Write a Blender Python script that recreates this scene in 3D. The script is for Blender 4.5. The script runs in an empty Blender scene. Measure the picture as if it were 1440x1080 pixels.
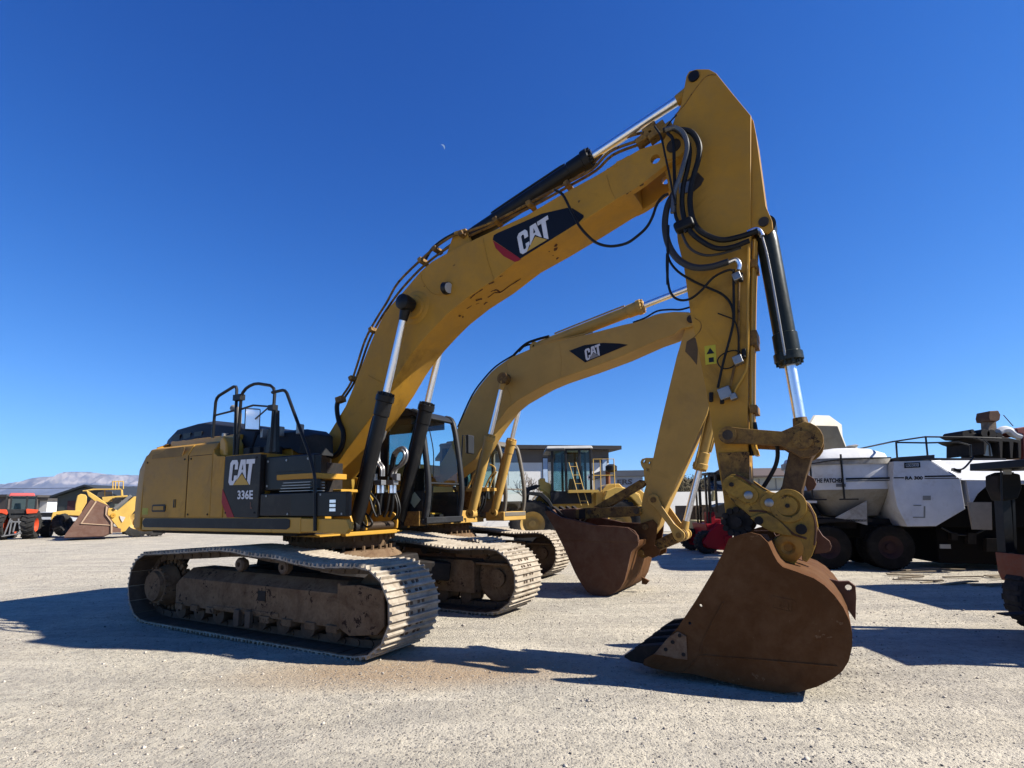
import bpy, math, random
import numpy as np
from mathutils import Vector, Matrix, geometry
random.seed(7); rng = np.random.default_rng(5)
S = bpy.context.scene; COL = S.collection
V = Vector
# ---------------------------------------------------------------- survey of the photograph (used to take off measurements)
FPX, CY, PITCH, ROLL, EYE = 774.78, 609.955, 0.1267, -0.0134, 1.588
MX, MY, YAW = -2.6237, 8.4841, 0.5173
def ray(px, py):
    a, b = px-720, py-CY
    cr, sr = math.cos(ROLL), math.sin(ROLL)
    u, v = cr*a+sr*b, -sr*a+cr*b
    cp, sp = math.cos(PITCH), math.sin(PITCH)
    x, y = u/FPX, -v/FPX
    return V((x, cp-sp*y, sp+cp*y))
def gnd(px, py, z=0.0):
    r = ray(px, py); t = (z-EYE)/r.z
    return V((r.x*t, r.y*t, z))
def wat(px, py, Y):                       # point at world depth Y
    r = ray(px, py); t = Y/r.y
    return V((r.x*t, Y, EYE+r.z*t))
class Frame:                              # a machine's own axes: x forward, y to its left, z up
    def __init__(s, x, y, yaw): s.x, s.y, s.yaw = x, y, yaw; s.c, s.s = math.cos(yaw), math.sin(yaw)
    def d(s, v): return V((s.c*v.x-s.s*v.y, s.s*v.x+s.c*v.y, v.z))
    def P(s, px, py, yp):                 # photo point taken off on the machine's plane y = yp
        o = s.d(V((-s.x, -s.y, EYE))); d = s.d(ray(px, py)); t = (yp-o.y)/d.y
        return o+d*t
    def PX(s, px, py, xp):
        o = s.d(V((-s.x, -s.y, EYE))); d = s.d(ray(px, py)); t = (xp-o.x)/d.x
        return o+d*t
    def Q(s, px, py, yp): p = s.P(px, py, yp); return (p.x, p.z)
    def x_(s, px, y, py=700): return s.P(px, py, y).x
    def z_(s, py, y, px=720): return max(0., s.P(px, py, y).z)
    def world(s, p): return V((s.x+s.c*p[0]+s.s*p[1], s.y-s.s*p[0]+s.c*p[1], p[2]))
def zz(ox, oy, k, pts): return [(ox+a/k, oy+b/k) for a, b in pts]
# ---------------------------------------------------------------- mesh builder
def spline(pts, n=6):
    pts = [V(p) for p in pts]
    if len(pts) < 3: return pts
    out = []; q = [pts[0]*2-pts[1]]+pts+[pts[-1]*2-pts[-2]]
    for i in range(1, len(q)-2):
        p0, p1, p2, p3 = q[i-1], q[i], q[i+1], q[i+2]
        for k in range(n):
            t = k/n
            out.append(.5*((2*p1)+(p2-p0)*t+(2*p0-5*p1+4*p2-p3)*t*t+(3*p1-p0-3*p2+p3)*t**3))
    out.append(pts[-1]); return out
def circ(cx, cy, r, n=20, a0=0, a1=360):
    full = abs(a1-a0) >= 360
    return [(cx+r*math.cos(math.radians(a0+(a1-a0)*i/(n if full else n-1))), cy+r*math.sin(math.radians(a0+(a1-a0)*i/(n if full else n-1)))) for i in range(n)]
def capsule(a, b, ra, rb=None, n=10):
    rb = rb or ra; ax, ay = a; bx, by = b; th = math.degrees(math.atan2(by-ay, bx-ax))
    return circ(ax, ay, ra, n, th+90, th+270)+circ(bx, by, rb, n, th-90, th+90)
class G:
    def __init__(s): s.v = []; s.f = []
    def add(s, vs, fs):
        o = len(s.v); s.v += [tuple(p) for p in vs]; s.f += [tuple(i+o for i in f) for f in fs]; return s
    def box(s, x0, x1, y0, y1, z0, z1, taper=0):
        t = taper
        vs = [(x0, y0, z0), (x1, y0, z0), (x1, y1, z0), (x0, y1, z0), (x0+t, y0+t, z1), (x1-t, y0+t, z1), (x1-t, y1-t, z1), (x0+t, y1-t, z1)]
        return s.add(vs, [(3, 2, 1, 0), (4, 5, 6, 7), (0, 1, 5, 4), (1, 2, 6, 5), (2, 3, 7, 6), (3, 0, 4, 7)])
    def obox(s, c, ax, ay, az):           # oriented box: centre and three half vectors
        c, ax, ay, az = V(c), V(ax), V(ay), V(az)
        vs = [c+ax*i+ay*j+az*k for k in (-1, 1) for i, j in ((-1, -1), (1, -1), (1, 1), (-1, 1))]
        return s.add(vs, [(3, 2, 1, 0), (4, 5, 6, 7), (0, 1, 5, 4), (1, 2, 6, 5), (2, 3, 7, 6), (3, 0, 4, 7)])
    def beam(s, a, b, w, h, up=(0, 0, 1)):
        a, b = V(a), V(b); d = (b-a); L = d.length; d.normalize(); u = V(up)
        if abs(d.dot(u)) > .98: u = V((1, 0, 0))
        sd = d.cross(u).normalized(); u = sd.cross(d).normalized()
        return s.obox((a+b)/2, d*L/2, sd*w/2, u*h/2)
    def cyl(s, a, b, r, r2=None, n=16):
        return s.rings([(a, r), (b, r if r2 is None else r2)], n)
    def rings(s, sec, n=16, cap=True):    # sections (centre, radius) along one axis
        sec = [(V(c), r) for c, r in sec]; d = (sec[-1][0]-sec[0][0]).normalized()
        u = V((0, 0, 1)) if abs(d.z) < .9 else V((1, 0, 0))
        e1 = d.cross(u).normalized(); e2 = d.cross(e1).normalized(); vs = []
        for c, r in sec: vs += [c+(e1*math.cos(2*math.pi*i/n)+e2*math.sin(2*math.pi*i/n))*r for i in range(n)]
        fs = [(k*n+i, k*n+(i+1) % n, (k+1)*n+(i+1) % n, (k+1)*n+i) for k in range(len(sec)-1) for i in range(n)]
        if cap: fs += [tuple(range(n-1, -1, -1)), tuple((len(sec)-1)*n+i for i in range(n))]
        return s.add(vs, fs)
    def tube(s, pts, r, n=8, smooth=True, k=6):
        pts = spline(pts, k) if smooth else [V(p) for p in pts]
        N = len(pts); vs = []; prev = None
        for i, p in enumerate(pts):
            d = (pts[min(i+1, N-1)]-pts[max(i-1, 0)]).normalized()
            if prev is None:
                u = V((0, 0, 1)) if abs(d.z) < .9 else V((1, 0, 0)); e1 = d.cross(u).normalized()
            else: e1 = (prev-d*prev.dot(d)).normalized()
            prev = e1; e2 = d.cross(e1)
            vs += [p+(e1*math.cos(2*math.pi*j/n)+e2*math.sin(2*math.pi*j/n))*r for j in range(n)]
        fs = [(i*n+j, i*n+(j+1) % n, (i+1)*n+(j+1) % n, (i+1)*n+j) for i in range(N-1) for j in range(n)]
        fs += [tuple(range(n-1, -1, -1)), tuple((N-1)*n+i for i in range(n))]
        return s.add(vs, fs)
    def prism(s, poly, y0, y1, m=None, holes=None):
        """poly in (x,z), from y0 to y1; m maps (x,z,y) to a point"""
        m = m or (lambda x, z, y: (x, y, z)); n = len(poly)
        if not holes:
            vs = [m(x, z, y0) for x, z in poly]+[m(x, z, y1) for x, z in poly]
            return s.add(vs, [tuple(range(n)), tuple(range(2*n-1, n-1, -1))]+[(i, i+n, (i+1) % n+n, (i+1) % n) for i in range(n)])
        loops = [poly]+holes; flat = [p for l in loops for p in l]; N = len(flat)
        tr = geometry.tessellate_polygon([[V((x, z, 0)) for x, z in l] for l in loops])
        vs = [m(x, z, y0) for x, z in flat]+[m(x, z, y1) for x, z in flat]
        fs = [tuple(t) for t in tr]+[(c+N, b+N, a+N) for a, b, c in tr]; o = 0
        for l in loops:
            k = len(l); fs += [(o+i, o+i+N, o+(i+1) % k+N, o+(i+1) % k) for i in range(k)]; o += k
        return s.add(vs, fs)
    def shell(s, line, t, y0, y1):        # a plate bent along an open (x,z) line, thickness t to its left
        L = [V((a, b)) for a, b in line]; off = []
        for i, p in enumerate(L):
            d = (L[min(i+1, len(L)-1)]-L[max(i-1, 0)]).normalized(); off.append(p+V((-d.y, d.x))*t)
        return s.prism([tuple(p) for p in L]+[tuple(p) for p in reversed(off)], y0, y1)
    def loft(s, secs):                    # closed loops with equal counts
        n = len(secs[0]); vs = [p for q in secs for p in q]
        fs = [(k*n+i, k*n+(i+1) % n, (k+1)*n+(i+1) % n, (k+1)*n+i) for k in range(len(secs)-1) for i in range(n)]
        return s.add(vs, fs+[tuple(range(n-1, -1, -1)), tuple((len(secs)-1)*n+i for i in range(n))])
    def annulus(s, c, axis, prof, n=32):  # lathe a closed (radius, offset) profile round an axis
        c, d = V(c), V(axis).normalized(); u = V((0, 0, 1)) if abs(d.z) < .9 else V((1, 0, 0))
        e1 = d.cross(u).normalized(); e2 = d.cross(e1).normalized(); m = len(prof); vs = []
        for i in range(n):
            a = 2*math.pi*i/n; e = e1*math.cos(a)+e2*math.sin(a)
            vs += [c+e*r+d*o for r, o in prof]
        return s.add(vs, [(i*m+j, i*m+(j+1) % m, ((i+1) % n)*m+(j+1) % m, ((i+1) % n)*m+j) for i in range(n) for j in range(m)])
    def build_each(s, name, mat, parent=None, **k):   # every separate piece becomes an object of its own
        par = list(range(len(s.v)))
        def find(a):
            while par[a] != a: par[a] = par[par[a]]; a = par[a]
            return a
        for f in s.f:
            r0 = find(f[0])
            for b in f[1:]: par[find(b)] = r0
        grp = {}
        for f in s.f: grp.setdefault(find(f[0]), []).append(f)
        out = []
        for fs in grp.values():
            ids = sorted({i for f in fs for i in f}); mp = {a: j for j, a in enumerate(ids)}
            h = G(); h.v = [s.v[i] for i in ids]; h.f = [tuple(mp[i] for i in f) for f in fs]; out.append(h.build(name, mat, parent, **k))
        return out[0]
    def build(s, name, mat, parent=None, bevel=0, label=None, flat=False, ang=35, loc=None):
        me = bpy.data.meshes.new(name); me.from_pydata(s.v, [], s.f)
        import bmesh
        bm = bmesh.new(); bm.from_mesh(me); bmesh.ops.recalc_face_normals(bm, faces=bm.faces); bm.to_mesh(me); bm.free()
        if not flat:
            me.polygons.foreach_set('use_smooth', [True]*len(me.polygons)); me.set_sharp_from_angle(angle=math.radians(ang))
        me.materials.append(mat)
        o = bpy.data.objects.new(name, me); COL.objects.link(o)
        if loc: o.location = loc
        if parent: o.parent = parent
        if label: o['label'] = label
        if bevel:
            b = o.modifiers.new('bevel', 'BEVEL'); b.width = bevel; b.segments = 2; b.limit_method = 'ANGLE'; b.angle_limit = math.radians(40); b.harden_normals = True
        return o
def thing(name, label, cat, loc=(0, 0, 0), rz=0, group=None):
    o = bpy.data.objects.new(name, None); COL.objects.link(o); o.empty_display_size = .3
    o.location = loc; o.rotation_euler = (0, 0, rz); o['label'] = label; o['category'] = cat
    if group: o['group'] = group
    return o
def tag(o, label, cat, group=None, kind=None):
    if label: o['label'] = label
    if cat: o['category'] = cat
    if group: o['group'] = group
    if kind: o['kind'] = kind
    return o
def text_geo(g, txt, fmap, depth=.003, bold=.0):
    """lettering as flat solid shapes: default face, mapped by fmap(u,v,d)"""
    cu = bpy.data.curves.new('t', 'FONT'); cu.body = txt; cu.offset = bold; cu.resolution_u = 3
    o = bpy.data.objects.new('t', cu); COL.objects.link(o)
    me = bpy.data.meshes.new_from_object(o)
    w = [v.co for v in me.vertices]; x0 = min(p.x for p in w); x1 = max(p.x for p in w); y0 = min(p.y for p in w); y1 = max(p.y for p in w)
    vs = [fmap((p.x-x0)/(x1-x0), (p.y-y0)/(y1-y0), depth) for p in w]
    g.add(vs, [tuple(p.vertices) for p in me.polygons])
    bpy.data.objects.remove(o); bpy.data.curves.remove(cu); bpy.data.meshes.remove(me)
# the three-letter excavator badge, unit square
LC = [(.33, .62), (.33, .88), (.27, 1), (.07, 1), (0, .88), (0, .12), (.07, 0), (.2, 0), (.27, .14), (.33, .26), (.33, .38), (.21, .38), (.21, .2), (.18, .16), (.15, .16), (.12, .2), (.12, .8), (.15, .84), (.18, .84), (.21, .8), (.21, .62)]
LA = [(.43, 1), (.62, 1), (.71, .24), (.67, .28), (.53, .52), (.39, .28), (.33, .18)]
LAH = [(.527, .84), (.49, .6), (.562, .6)]
LT = [(.66, 1), (1, 1), (1, .82), (.91, .82), (.89, .0), (.87, 0), (.765, .16), (.775, .82), (.66, .82)]
TRI = [(.2, 0), (.53, .43), (.85, 0)]
def badge(fm, d0, d1, white, gold, parent):
    """fm(u,v,d) -> point"""
    g = G(); m = lambda x, z, y: fm(x, z, y)
    g.prism(LC, d0, d1, m); g.prism(LA, d0, d1, m, holes=[LAH]); g.prism(LT, d0, d1, m)
    g.build('badge_lettering', white, parent, flat=True)
    G().prism(TRI, d0, d1, m).build('badge_triangle', gold, parent, flat=True)
# ---------------------------------------------------------------- materials
def nt(name):
    m = bpy.data.materials.new(name); m.use_nodes = True; t = m.node_tree; t.nodes.clear()
    out = t.nodes.new('ShaderNodeOutputMaterial'); b = t.nodes.new('ShaderNodeBsdfPrincipled')
    t.links.new(b.outputs[0], out.inputs[0]); return m, t, b
def N(t, k, **kw):
    n = t.nodes.new(k)
    for a, v in kw.items():
        if a.startswith('i_'): n.inputs[a[2:].replace('_', ' ')].default_value = v
        else: setattr(n, a, v)
    return n
def noise(t, co, scale, detail=4, rough=.6, dist=0):
    n = N(t, 'ShaderNodeTexNoise'); n.inputs['Scale'].default_value = scale; n.inputs['Detail'].default_value = detail
    n.inputs['Roughness'].default_value = rough; n.inputs['Distortion'].default_value = dist
    t.links.new(co, n.inputs['Vector']); return n.outputs['Fac']
def ramp(t, fac, a, b):
    r = N(t, 'ShaderNodeMapRange'); r.inputs[1].default_value = a; r.inputs[2].default_value = b; r.clamp = True
    t.links.new(fac, r.inputs[0]); return r.outputs[0]
def mixc(t, fac, a, b):
    m = N(t, 'ShaderNodeMix', data_type='RGBA'); m.clamp_factor = True
    for s, x in ((0, fac), (6, a), (7, b)):
        if isinstance(x, (int, float)): m.inputs[s].default_value = x
        elif isinstance(x, tuple): m.inputs[s].default_value = (*x, 1)
        else: t.links.new(x, m.inputs[s])
    return m.outputs[2]
def mathn(t, op, a, b=0.):
    m = N(t, 'ShaderNodeMath', operation=op)
    for i, x in enumerate((a, b)):
        if isinstance(x, (int, float)): m.inputs[i].default_value = x
        else: t.links.new(x, m.inputs[i])
    return m.outputs[0]
def bump(t, b, h, dist, strength=1.):
    n = N(t, 'ShaderNodeBump'); n.inputs['Distance'].default_value = dist; n.inputs['Strength'].default_value = strength
    t.links.new(h, n.inputs['Height']); t.links.new(n.outputs[0], b.inputs['Normal'])
MATS = {}; ALB = .6      # the photograph is exposed brightly, base colours kept to match
def mat(name, col, rough=.5, metal=0., dirt=None, amt=.5, scale=3., dents=0., speck=None, speck_at=.68, coat=0., streak=False, var=.12, spec=.16, stain=0.):
    if name in MATS: return MATS[name]
    k = 1. if metal > .9 else ALB
    col = tuple(x*k for x in col); dirt = dirt and tuple(x*k for x in dirt); speck = speck and tuple(x*k for x in speck)
    m, t, b = nt(name); co = N(t, 'ShaderNodeTexCoord').outputs['Object']
    n1 = noise(t, co, scale, 6, .65); n2 = noise(t, co, scale*7, 5, .7)
    c = mixc(t, ramp(t, n1, .3, .7), tuple(x*(1-var) for x in col), tuple(min(1, x*(1+var)) for x in col))
    if dirt:
        src = co
        if streak:
            mp = N(t, 'ShaderNodeMapping'); mp.inputs['Scale'].default_value = (3.2, 3.2, .55); t.links.new(co, mp.inputs[0]); src = mp.outputs[0]
        d = noise(t, src, scale*1.3, 8, .72, .4); f = mathn(t, 'MULTIPLY', ramp(t, mathn(t, 'ADD', mathn(t, 'MULTIPLY', d, .75), mathn(t, 'MULTIPLY', n2, .25)), .62-.3*amt, .8-.25*amt), min(1., .35+amt*.6))
        c = mixc(t, f, c, dirt)
    if stain:
        q_ = noise(t, co, scale*.7, 9, .7, 1.2); c = mixc(t, mathn(t, 'MULTIPLY', ramp(t, q_, .56, .74), stain), c, tuple(x*.28 for x in col))
    if speck:
        sp = noise(t, co, scale*5, 7, .75, .6); f = ramp(t, mathn(t, 'ADD', mathn(t, 'MULTIPLY', sp, .6), mathn(t, 'MULTIPLY', n1, .4)), speck_at*.86, speck_at*.86+.02); c = mixc(t, f, c, speck)
    t.links.new(c, b.inputs['Base Color']); b.inputs['Metallic'].default_value = metal
    r = mathn(t, 'ADD', rough-.08, mathn(t, 'MULTIPLY', n2, .16)); t.links.new(r, b.inputs['Roughness'])
    b.inputs['Specular IOR Level'].default_value = spec
    if coat: b.inputs['Coat Weight'].default_value = coat; b.inputs['Coat Roughness'].default_value = .15
    if dents: bump(t, b, mathn(t, 'ADD', mathn(t, 'MULTIPLY', n1, 1.), mathn(t, 'MULTIPLY', n2, .15)), dents, .6)
    MATS[name] = m; return m
def glass(name, tint=(.55, .62, .62), dark=.35):
    m = bpy.data.materials.new(name); m.use_nodes = True; t = m.node_tree; t.nodes.clear()
    out = t.nodes.new('ShaderNodeOutputMaterial'); tr = N(t, 'ShaderNodeBsdfTransparent'); tr.inputs[0].default_value = (*[x*(1-dark)+.05 for x in tint], 1)
    gl = N(t, 'ShaderNodeBsdfGlossy'); gl.inputs['Roughness'].default_value = .02; fr = N(t, 'ShaderNodeFresnel'); fr.inputs[0].default_value = 1.5
    ge = N(t, 'ShaderNodeNewGeometry'); fk_ = mathn(t, 'MULTIPLY', fr.outputs[0], mathn(t, 'SUBTRACT', 1., ge.outputs['Backfacing'])); mx = N(t, 'ShaderNodeMixShader'); t.links.new(fk_, mx.inputs[0]); t.links.new(tr.outputs[0], mx.inputs[1]); t.links.new(gl.outputs[0], mx.inputs[2]); t.links.new(mx.outputs[0], out.inputs[0])
    return m
YEL = mat('yellow_paint', (.64, .325, .038), .5, dirt=(.43, .25, .065), amt=.6, scale=1.1, dents=.006, speck=(.11, .045, .015), speck_at=.77, stain=.75)
YELD = mat('worn_yellow_paint', (.50, .28, .06), .6, dirt=(.13, .07, .03), amt=.95, scale=4.2, dents=.008, speck=(.05, .025, .012), speck_at=.64, stain=.7)
YELC = mat('clean_yellow_paint', (.64, .35, .05), .35, dirt=(.42, .30, .14), amt=.2, scale=1.3, dents=.003, coat=.2)
YELB = mat('faded_yellow_paint', (.64, .385, .10), .5, dirt=(.45, .29, .11), amt=.35, scale=1.3, dents=.003, speck=(.15, .07, .03), speck_at=.8, stain=.35)
YELL = mat('loader_yellow_paint', (.78, .5, .12), .45, dirt=(.5, .36, .18), amt=.35, scale=1.5)
RUST = mat('rusty_steel', (.12, .05, .017), .8, 0., dirt=(.20, .105, .05), amt=.6, scale=1.5, dents=.01, speck=(.26, .15, .08), speck_at=.71, stain=.6, spec=.08)
RUSTD = mat('dark_rusty_steel', (.13, .058, .032), .65, .1, dirt=(.2, .12, .08), amt=.6, scale=2.2, dents=.008)
TRKF = mat('muddy_steel', (.155, .09, .05), .85, dirt=(.29, .195, .115), amt=.85, scale=3.5, dents=.012, speck=(.05, .03, .02), speck_at=.66, stain=.6, spec=.08)
SHOE = mat('polished_track_steel', (.60, .52, .41), .65, 0., dirt=(.30, .235, .165), amt=.75, scale=4, dents=.004)
CHAIN = mat('track_link_steel', (.13, .09, .065), .65, .3, dirt=(.22, .16, .11), amt=.7, scale=6)
BLK = mat('black_paint', (.014, .014, .015), .38, dirt=(.05, .045, .04), amt=.35, scale=3, spec=.22)
BLKH = mat('grey_black_plastic', (.03, .031, .033), .5, dirt=(.09, .085, .08), amt=.35, scale=2)
DECK = mat('charcoal_panel', (.036, .031, .027), .45, dirt=(.10, .085, .065), amt=.45, scale=3, speck=(.2, .17, .13), speck_at=.8)
RUB = mat('black_rubber', (.014, .014, .015), .45, dirt=(.05, .047, .042), amt=.4, scale=8)
TYRE = mat('dusty_tyre_rubber', (.035, .034, .033), .85, dirt=(.13, .115, .1), amt=.45, scale=3)
DARK = mat('shadowed_steel', (.02, .018, .017), .7, dirt=(.07, .05, .04), amt=.5, scale=3)
CHR = mat('chromed_rod', (.88, .88, .9), .3, 1., var=.03)
STL = mat('bare_steel', (.42, .41, .4), .4, .8, dirt=(.2, .15, .11), amt=.4, scale=6)
PIN = mat('dark_pin_steel', (.10, .075, .055), .5, .5, dirt=(.05, .03, .02), amt=.6, scale=9)
WHT = mat('white_decal', (.95, .95, .97), .5, var=.05, dirt=(.6, .57, .5), amt=.35, scale=4)
GOLD = mat('golden_decal', (.75, .46, .1), .5, var=.04)
RED = mat('red_decal', (.42, .03, .04), .5, var=.05)
NAVY = mat('navy_black_decal', (.014, .016, .022), .35, var=.1)
GLS = glass('cab_glass', (.9, .94, .93), .0)
CREAM = mat('lamp_lens', (.62, .6, .55), .25)
GTEAL = glass('teal_tinted_glass', (.55, .72, .72), .15)
# ================================================================ shared excavator pieces (machine axes)
def track(root, side, w=.8, sag=True):
    s = side; yc = s*1.295; y0, y1 = yc-w/2, yc+w/2
    # centre line of the shoe plates, with the slack top run drooping between the carrier rollers
    zt = [(-2.0, .94), (-1.5, .97), (-1.0, 1.0), (-.5, 1.035), (-.15, 1.035), (.3, .995), (.7, .98), (1.1, .935), (1.5, .91), (1.8, .925), (2.05, .93)]
    top = [(p.x, p.z) for p in spline([(a, 0, b) for a, b in zt], 8)]
    loop = top+circ(2.07, .485, .445, 16, 84, -80)+[(1.9, .02), (-1.9, .02)]+circ(-2.03, .485, .455, 16, -100, -264)
    L = [V(p) for p in loop]+[V(loop[0])]; cum = [0]
    for a, b in zip(L, L[1:]): cum.append(cum[-1]+(b-a).length)
    n = 51; pitch = cum[-1]/n
    def at(d):
        d %= cum[-1]
        for i in range(len(L)-1):
            if cum[i+1] >= d: t = (d-cum[i])/max(1e-6, cum[i+1]-cum[i]); return L[i]+(L[i+1]-L[i])*t
        return L[-1]
    g = G(); gl = G()
    hp = pitch/2
    prof = [(-hp*.98, .0), (-hp*.98, .012), (-hp*.86, .014), (-hp*.80, .045), (-hp*.70, .045), (-hp*.62, .014), (-.02, .014), (-.012, .045), (.012, .045), (.02, .014), (hp*.62, .014), (hp*.70, .045), (hp*.80, .045), (hp*.86, .014), (hp*1.1, .006), (hp*1.1, -.006), (hp*.9, -.004)]
    for k in range(n):
        c = at(k*pitch); a, b = at((k-.5)*pitch), at((k+.5)*pitch); d = (b-a).normalized(); o = V((-d.y, d.x))
        f = lambda u, h: tuple(c+d*u+o*h)
        j = random.uniform(-.006, .006)
        g.prism([f(u, h) for u, h in prof], y0+j, y1+j)
        for bx in (-.05, .05):                # bolts through each shoe
            for by in (-.13, -.06, .06, .13):
                q = c+d*(bx)+o*.014; gl.obox((q.x, yc+by, q.y), (d.x*.016, 0, d.y*.016), (0, .016, 0), (o.x*.012, 0, o.y*.012))
        q = c-o*.011; gl.obox((q.x, yc, q.y), (d.x*hp*.93, 0, d.y*hp*.93), (0, w/2-.004, 0), (o.x*.004, 0, o.y*.004))   # muddy inner face
        for by in (-.085, .085):              # chain links under the shoe
            q = c-o*.055; gl.obox((q.x, yc+by, q.y), (d.x*hp*1.08, 0, d.y*hp*1.08), (0, .022, 0), (o.x*.045, 0, o.y*.045))
        e = at((k+.5)*pitch)-o*.06; gl.cyl((e.x, yc-.12, e.y), (e.x, yc+.12, e.y), .032, n=8)
    tc = g.build('track_chain', SHOE, root); gl.build('chain_link', CHAIN, tc)
    # side frame
    fr = G()
    yo, yi = yc+s*.27, yc-s*.2
    secp = lambda x, zb, zt_, zs: [(x, yo, zb), (x, yo, zt_-.12), (x, yo-s*.16, zt_), (x, yi, zt_), (x, yi, zb)]
    fr.loft([secp(-1.5, .3, .66, 0), secp(-1.38, .27, .76, 0), secp(1.66, .25, .74, 0), secp(1.7, .25, .7, 0)])
    g2 = G().prism([(1.69, .26), (1.69, .72), (2.02, .74), (2.34, .70), (2.36, .34), (2.26, .24), (1.85, .19)], yc+s*.255, yc+s*.285)
    g2.box(1.66, 1.70, min(yo, yo+s*.02), max(yo, yo+s*.02), .24, .74); g2.box(1.72, 2.3, min(yc-s*.2, yc+s*.255), max(yc-s*.2, yc+s*.255), .68, .715)
    # rolled weld seams, slots and lugs on the side
    fr.box(-.62, .68, min(yo, yo+s*.012), max(yo, yo+s*.012), .285, .33)
    for x in (-1.45, -1.1, -.75): fr.box(x, x+.16, min(yo-s*.12, yo+s*.025), max(yo-s*.12, yo+s*.025), .22, .3)
    for x in (.35, .75, 1.15, 1.5): fr.box(x, x+.17, min(yo-s*.12, yo+s*.025), max(yo-s*.12, yo+s*.025), .2, .28)
    f = fr.build('track_frame', TRKF, root, bevel=.012); g2.build('idler_guard', TRKF, f, bevel=.01)
    G().box(.28, .42, min(yo-.01, yo+s*.004), max(yo+.01, yo+s*.004), .45, .57).build('access_hole', DARK, f)
    cl = G()
    for x in (.1, -.12): cl.box(x, x+.1, min(yo, yo+s*.05), max(yo, yo+s*.05), .12, .32)
    cl.build_each('guiding_guard', CHAIN, f, bevel=.006)
    sp = G().cyl((-2.03, yc-.07, .485), (-2.03, yc+s*.26, .485), .30, .24, 28).cyl((-2.03, yc+s*.2, .485), (-2.03, yc+s*.31, .485), .225, .2, 28)
    for k in range(22):
        a = 2*math.pi*k/22; sp.obox((-2.03+.33*math.cos(a), yc, .485+.33*math.sin(a)), (.05*math.cos(a), 0, .05*math.sin(a)), (0, .035, 0), (-.028*math.sin(a), 0, .028*math.cos(a)))
    for k in range(16):
        a = 2*math.pi*k/16; c = V((-2.03+.26*math.cos(a), yc+s*.245, .485+.26*math.sin(a))); sp.cyl(c, c+V((0, s*.025, 0)), .017, n=6)
    sp.build('sprocket', TRKF, f)
    G().annulus((2.07, yc, .485), (0, 1, 0), [(.12, -.09), (.33, -.09), (.33, -.04), (.385, -.035), (.385, .035), (.33, .04), (.33, .09), (.12, .09)], 36).cyl((2.07, yc-.14, .485), (2.07, yc+.14, .485), .13).build('idler_wheel', TRKF, f)
    for x in (-.14, .70):
        G().cyl((x, yc-.16, .865), (x, yc+s*.23, .865), .062, n=18).annulus((x, yc+s*.2, .865), (0, s, 0), [(.03, 0), (.088, 0), (.088, .05), (.07, .07), (.03, .07)], 20).build('carrier_roller', CHAIN, f)
    for k in range(8):
        x = -1.5+k*.43
        G().cyl((x, yc-.15, .19), (x, yc+.15, .19), .1, n=16).annulus((x, yc+s*.15, .19), (0, s, 0), [(.02, 0), (.12, 0), (.12, .035), (.02, .06)], 18).build('track_roller', CHAIN, f)
def carbody(root):
    g = G()
    g.box(-.95, .95, -.8, .8, .5, .86, .05)
    for sx in (-1, 1):
        for sy in (-1, 1):
            a = V((sx*.6, sy*.5, .66)); b = V((sx*1.15, sy*1.15, .56)); g.beam(a, b, .5, .28)
    cb = g.build('carbody', DARK, root, bevel=.03)
    sb = G().cyl((0, 0, .86), (0, 0, .97), .92, .86, 48).cyl((0, 0, 1.0), (0, 0, 1.2), .70, .78, 48)
    for k in range(36):
        a = 2*math.pi*k/36; sb.cyl((.8*math.cos(a), .8*math.sin(a), .97), (.8*math.cos(a), .8*math.sin(a), 1.03), .024, n=6)
        sb.cyl((.79*math.cos(a), .79*math.sin(a), 1.1), (.79*math.cos(a), .79*math.sin(a), 1.17), .02, n=6)
    sb.build('swing_bearing', TRKF, root)
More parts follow.
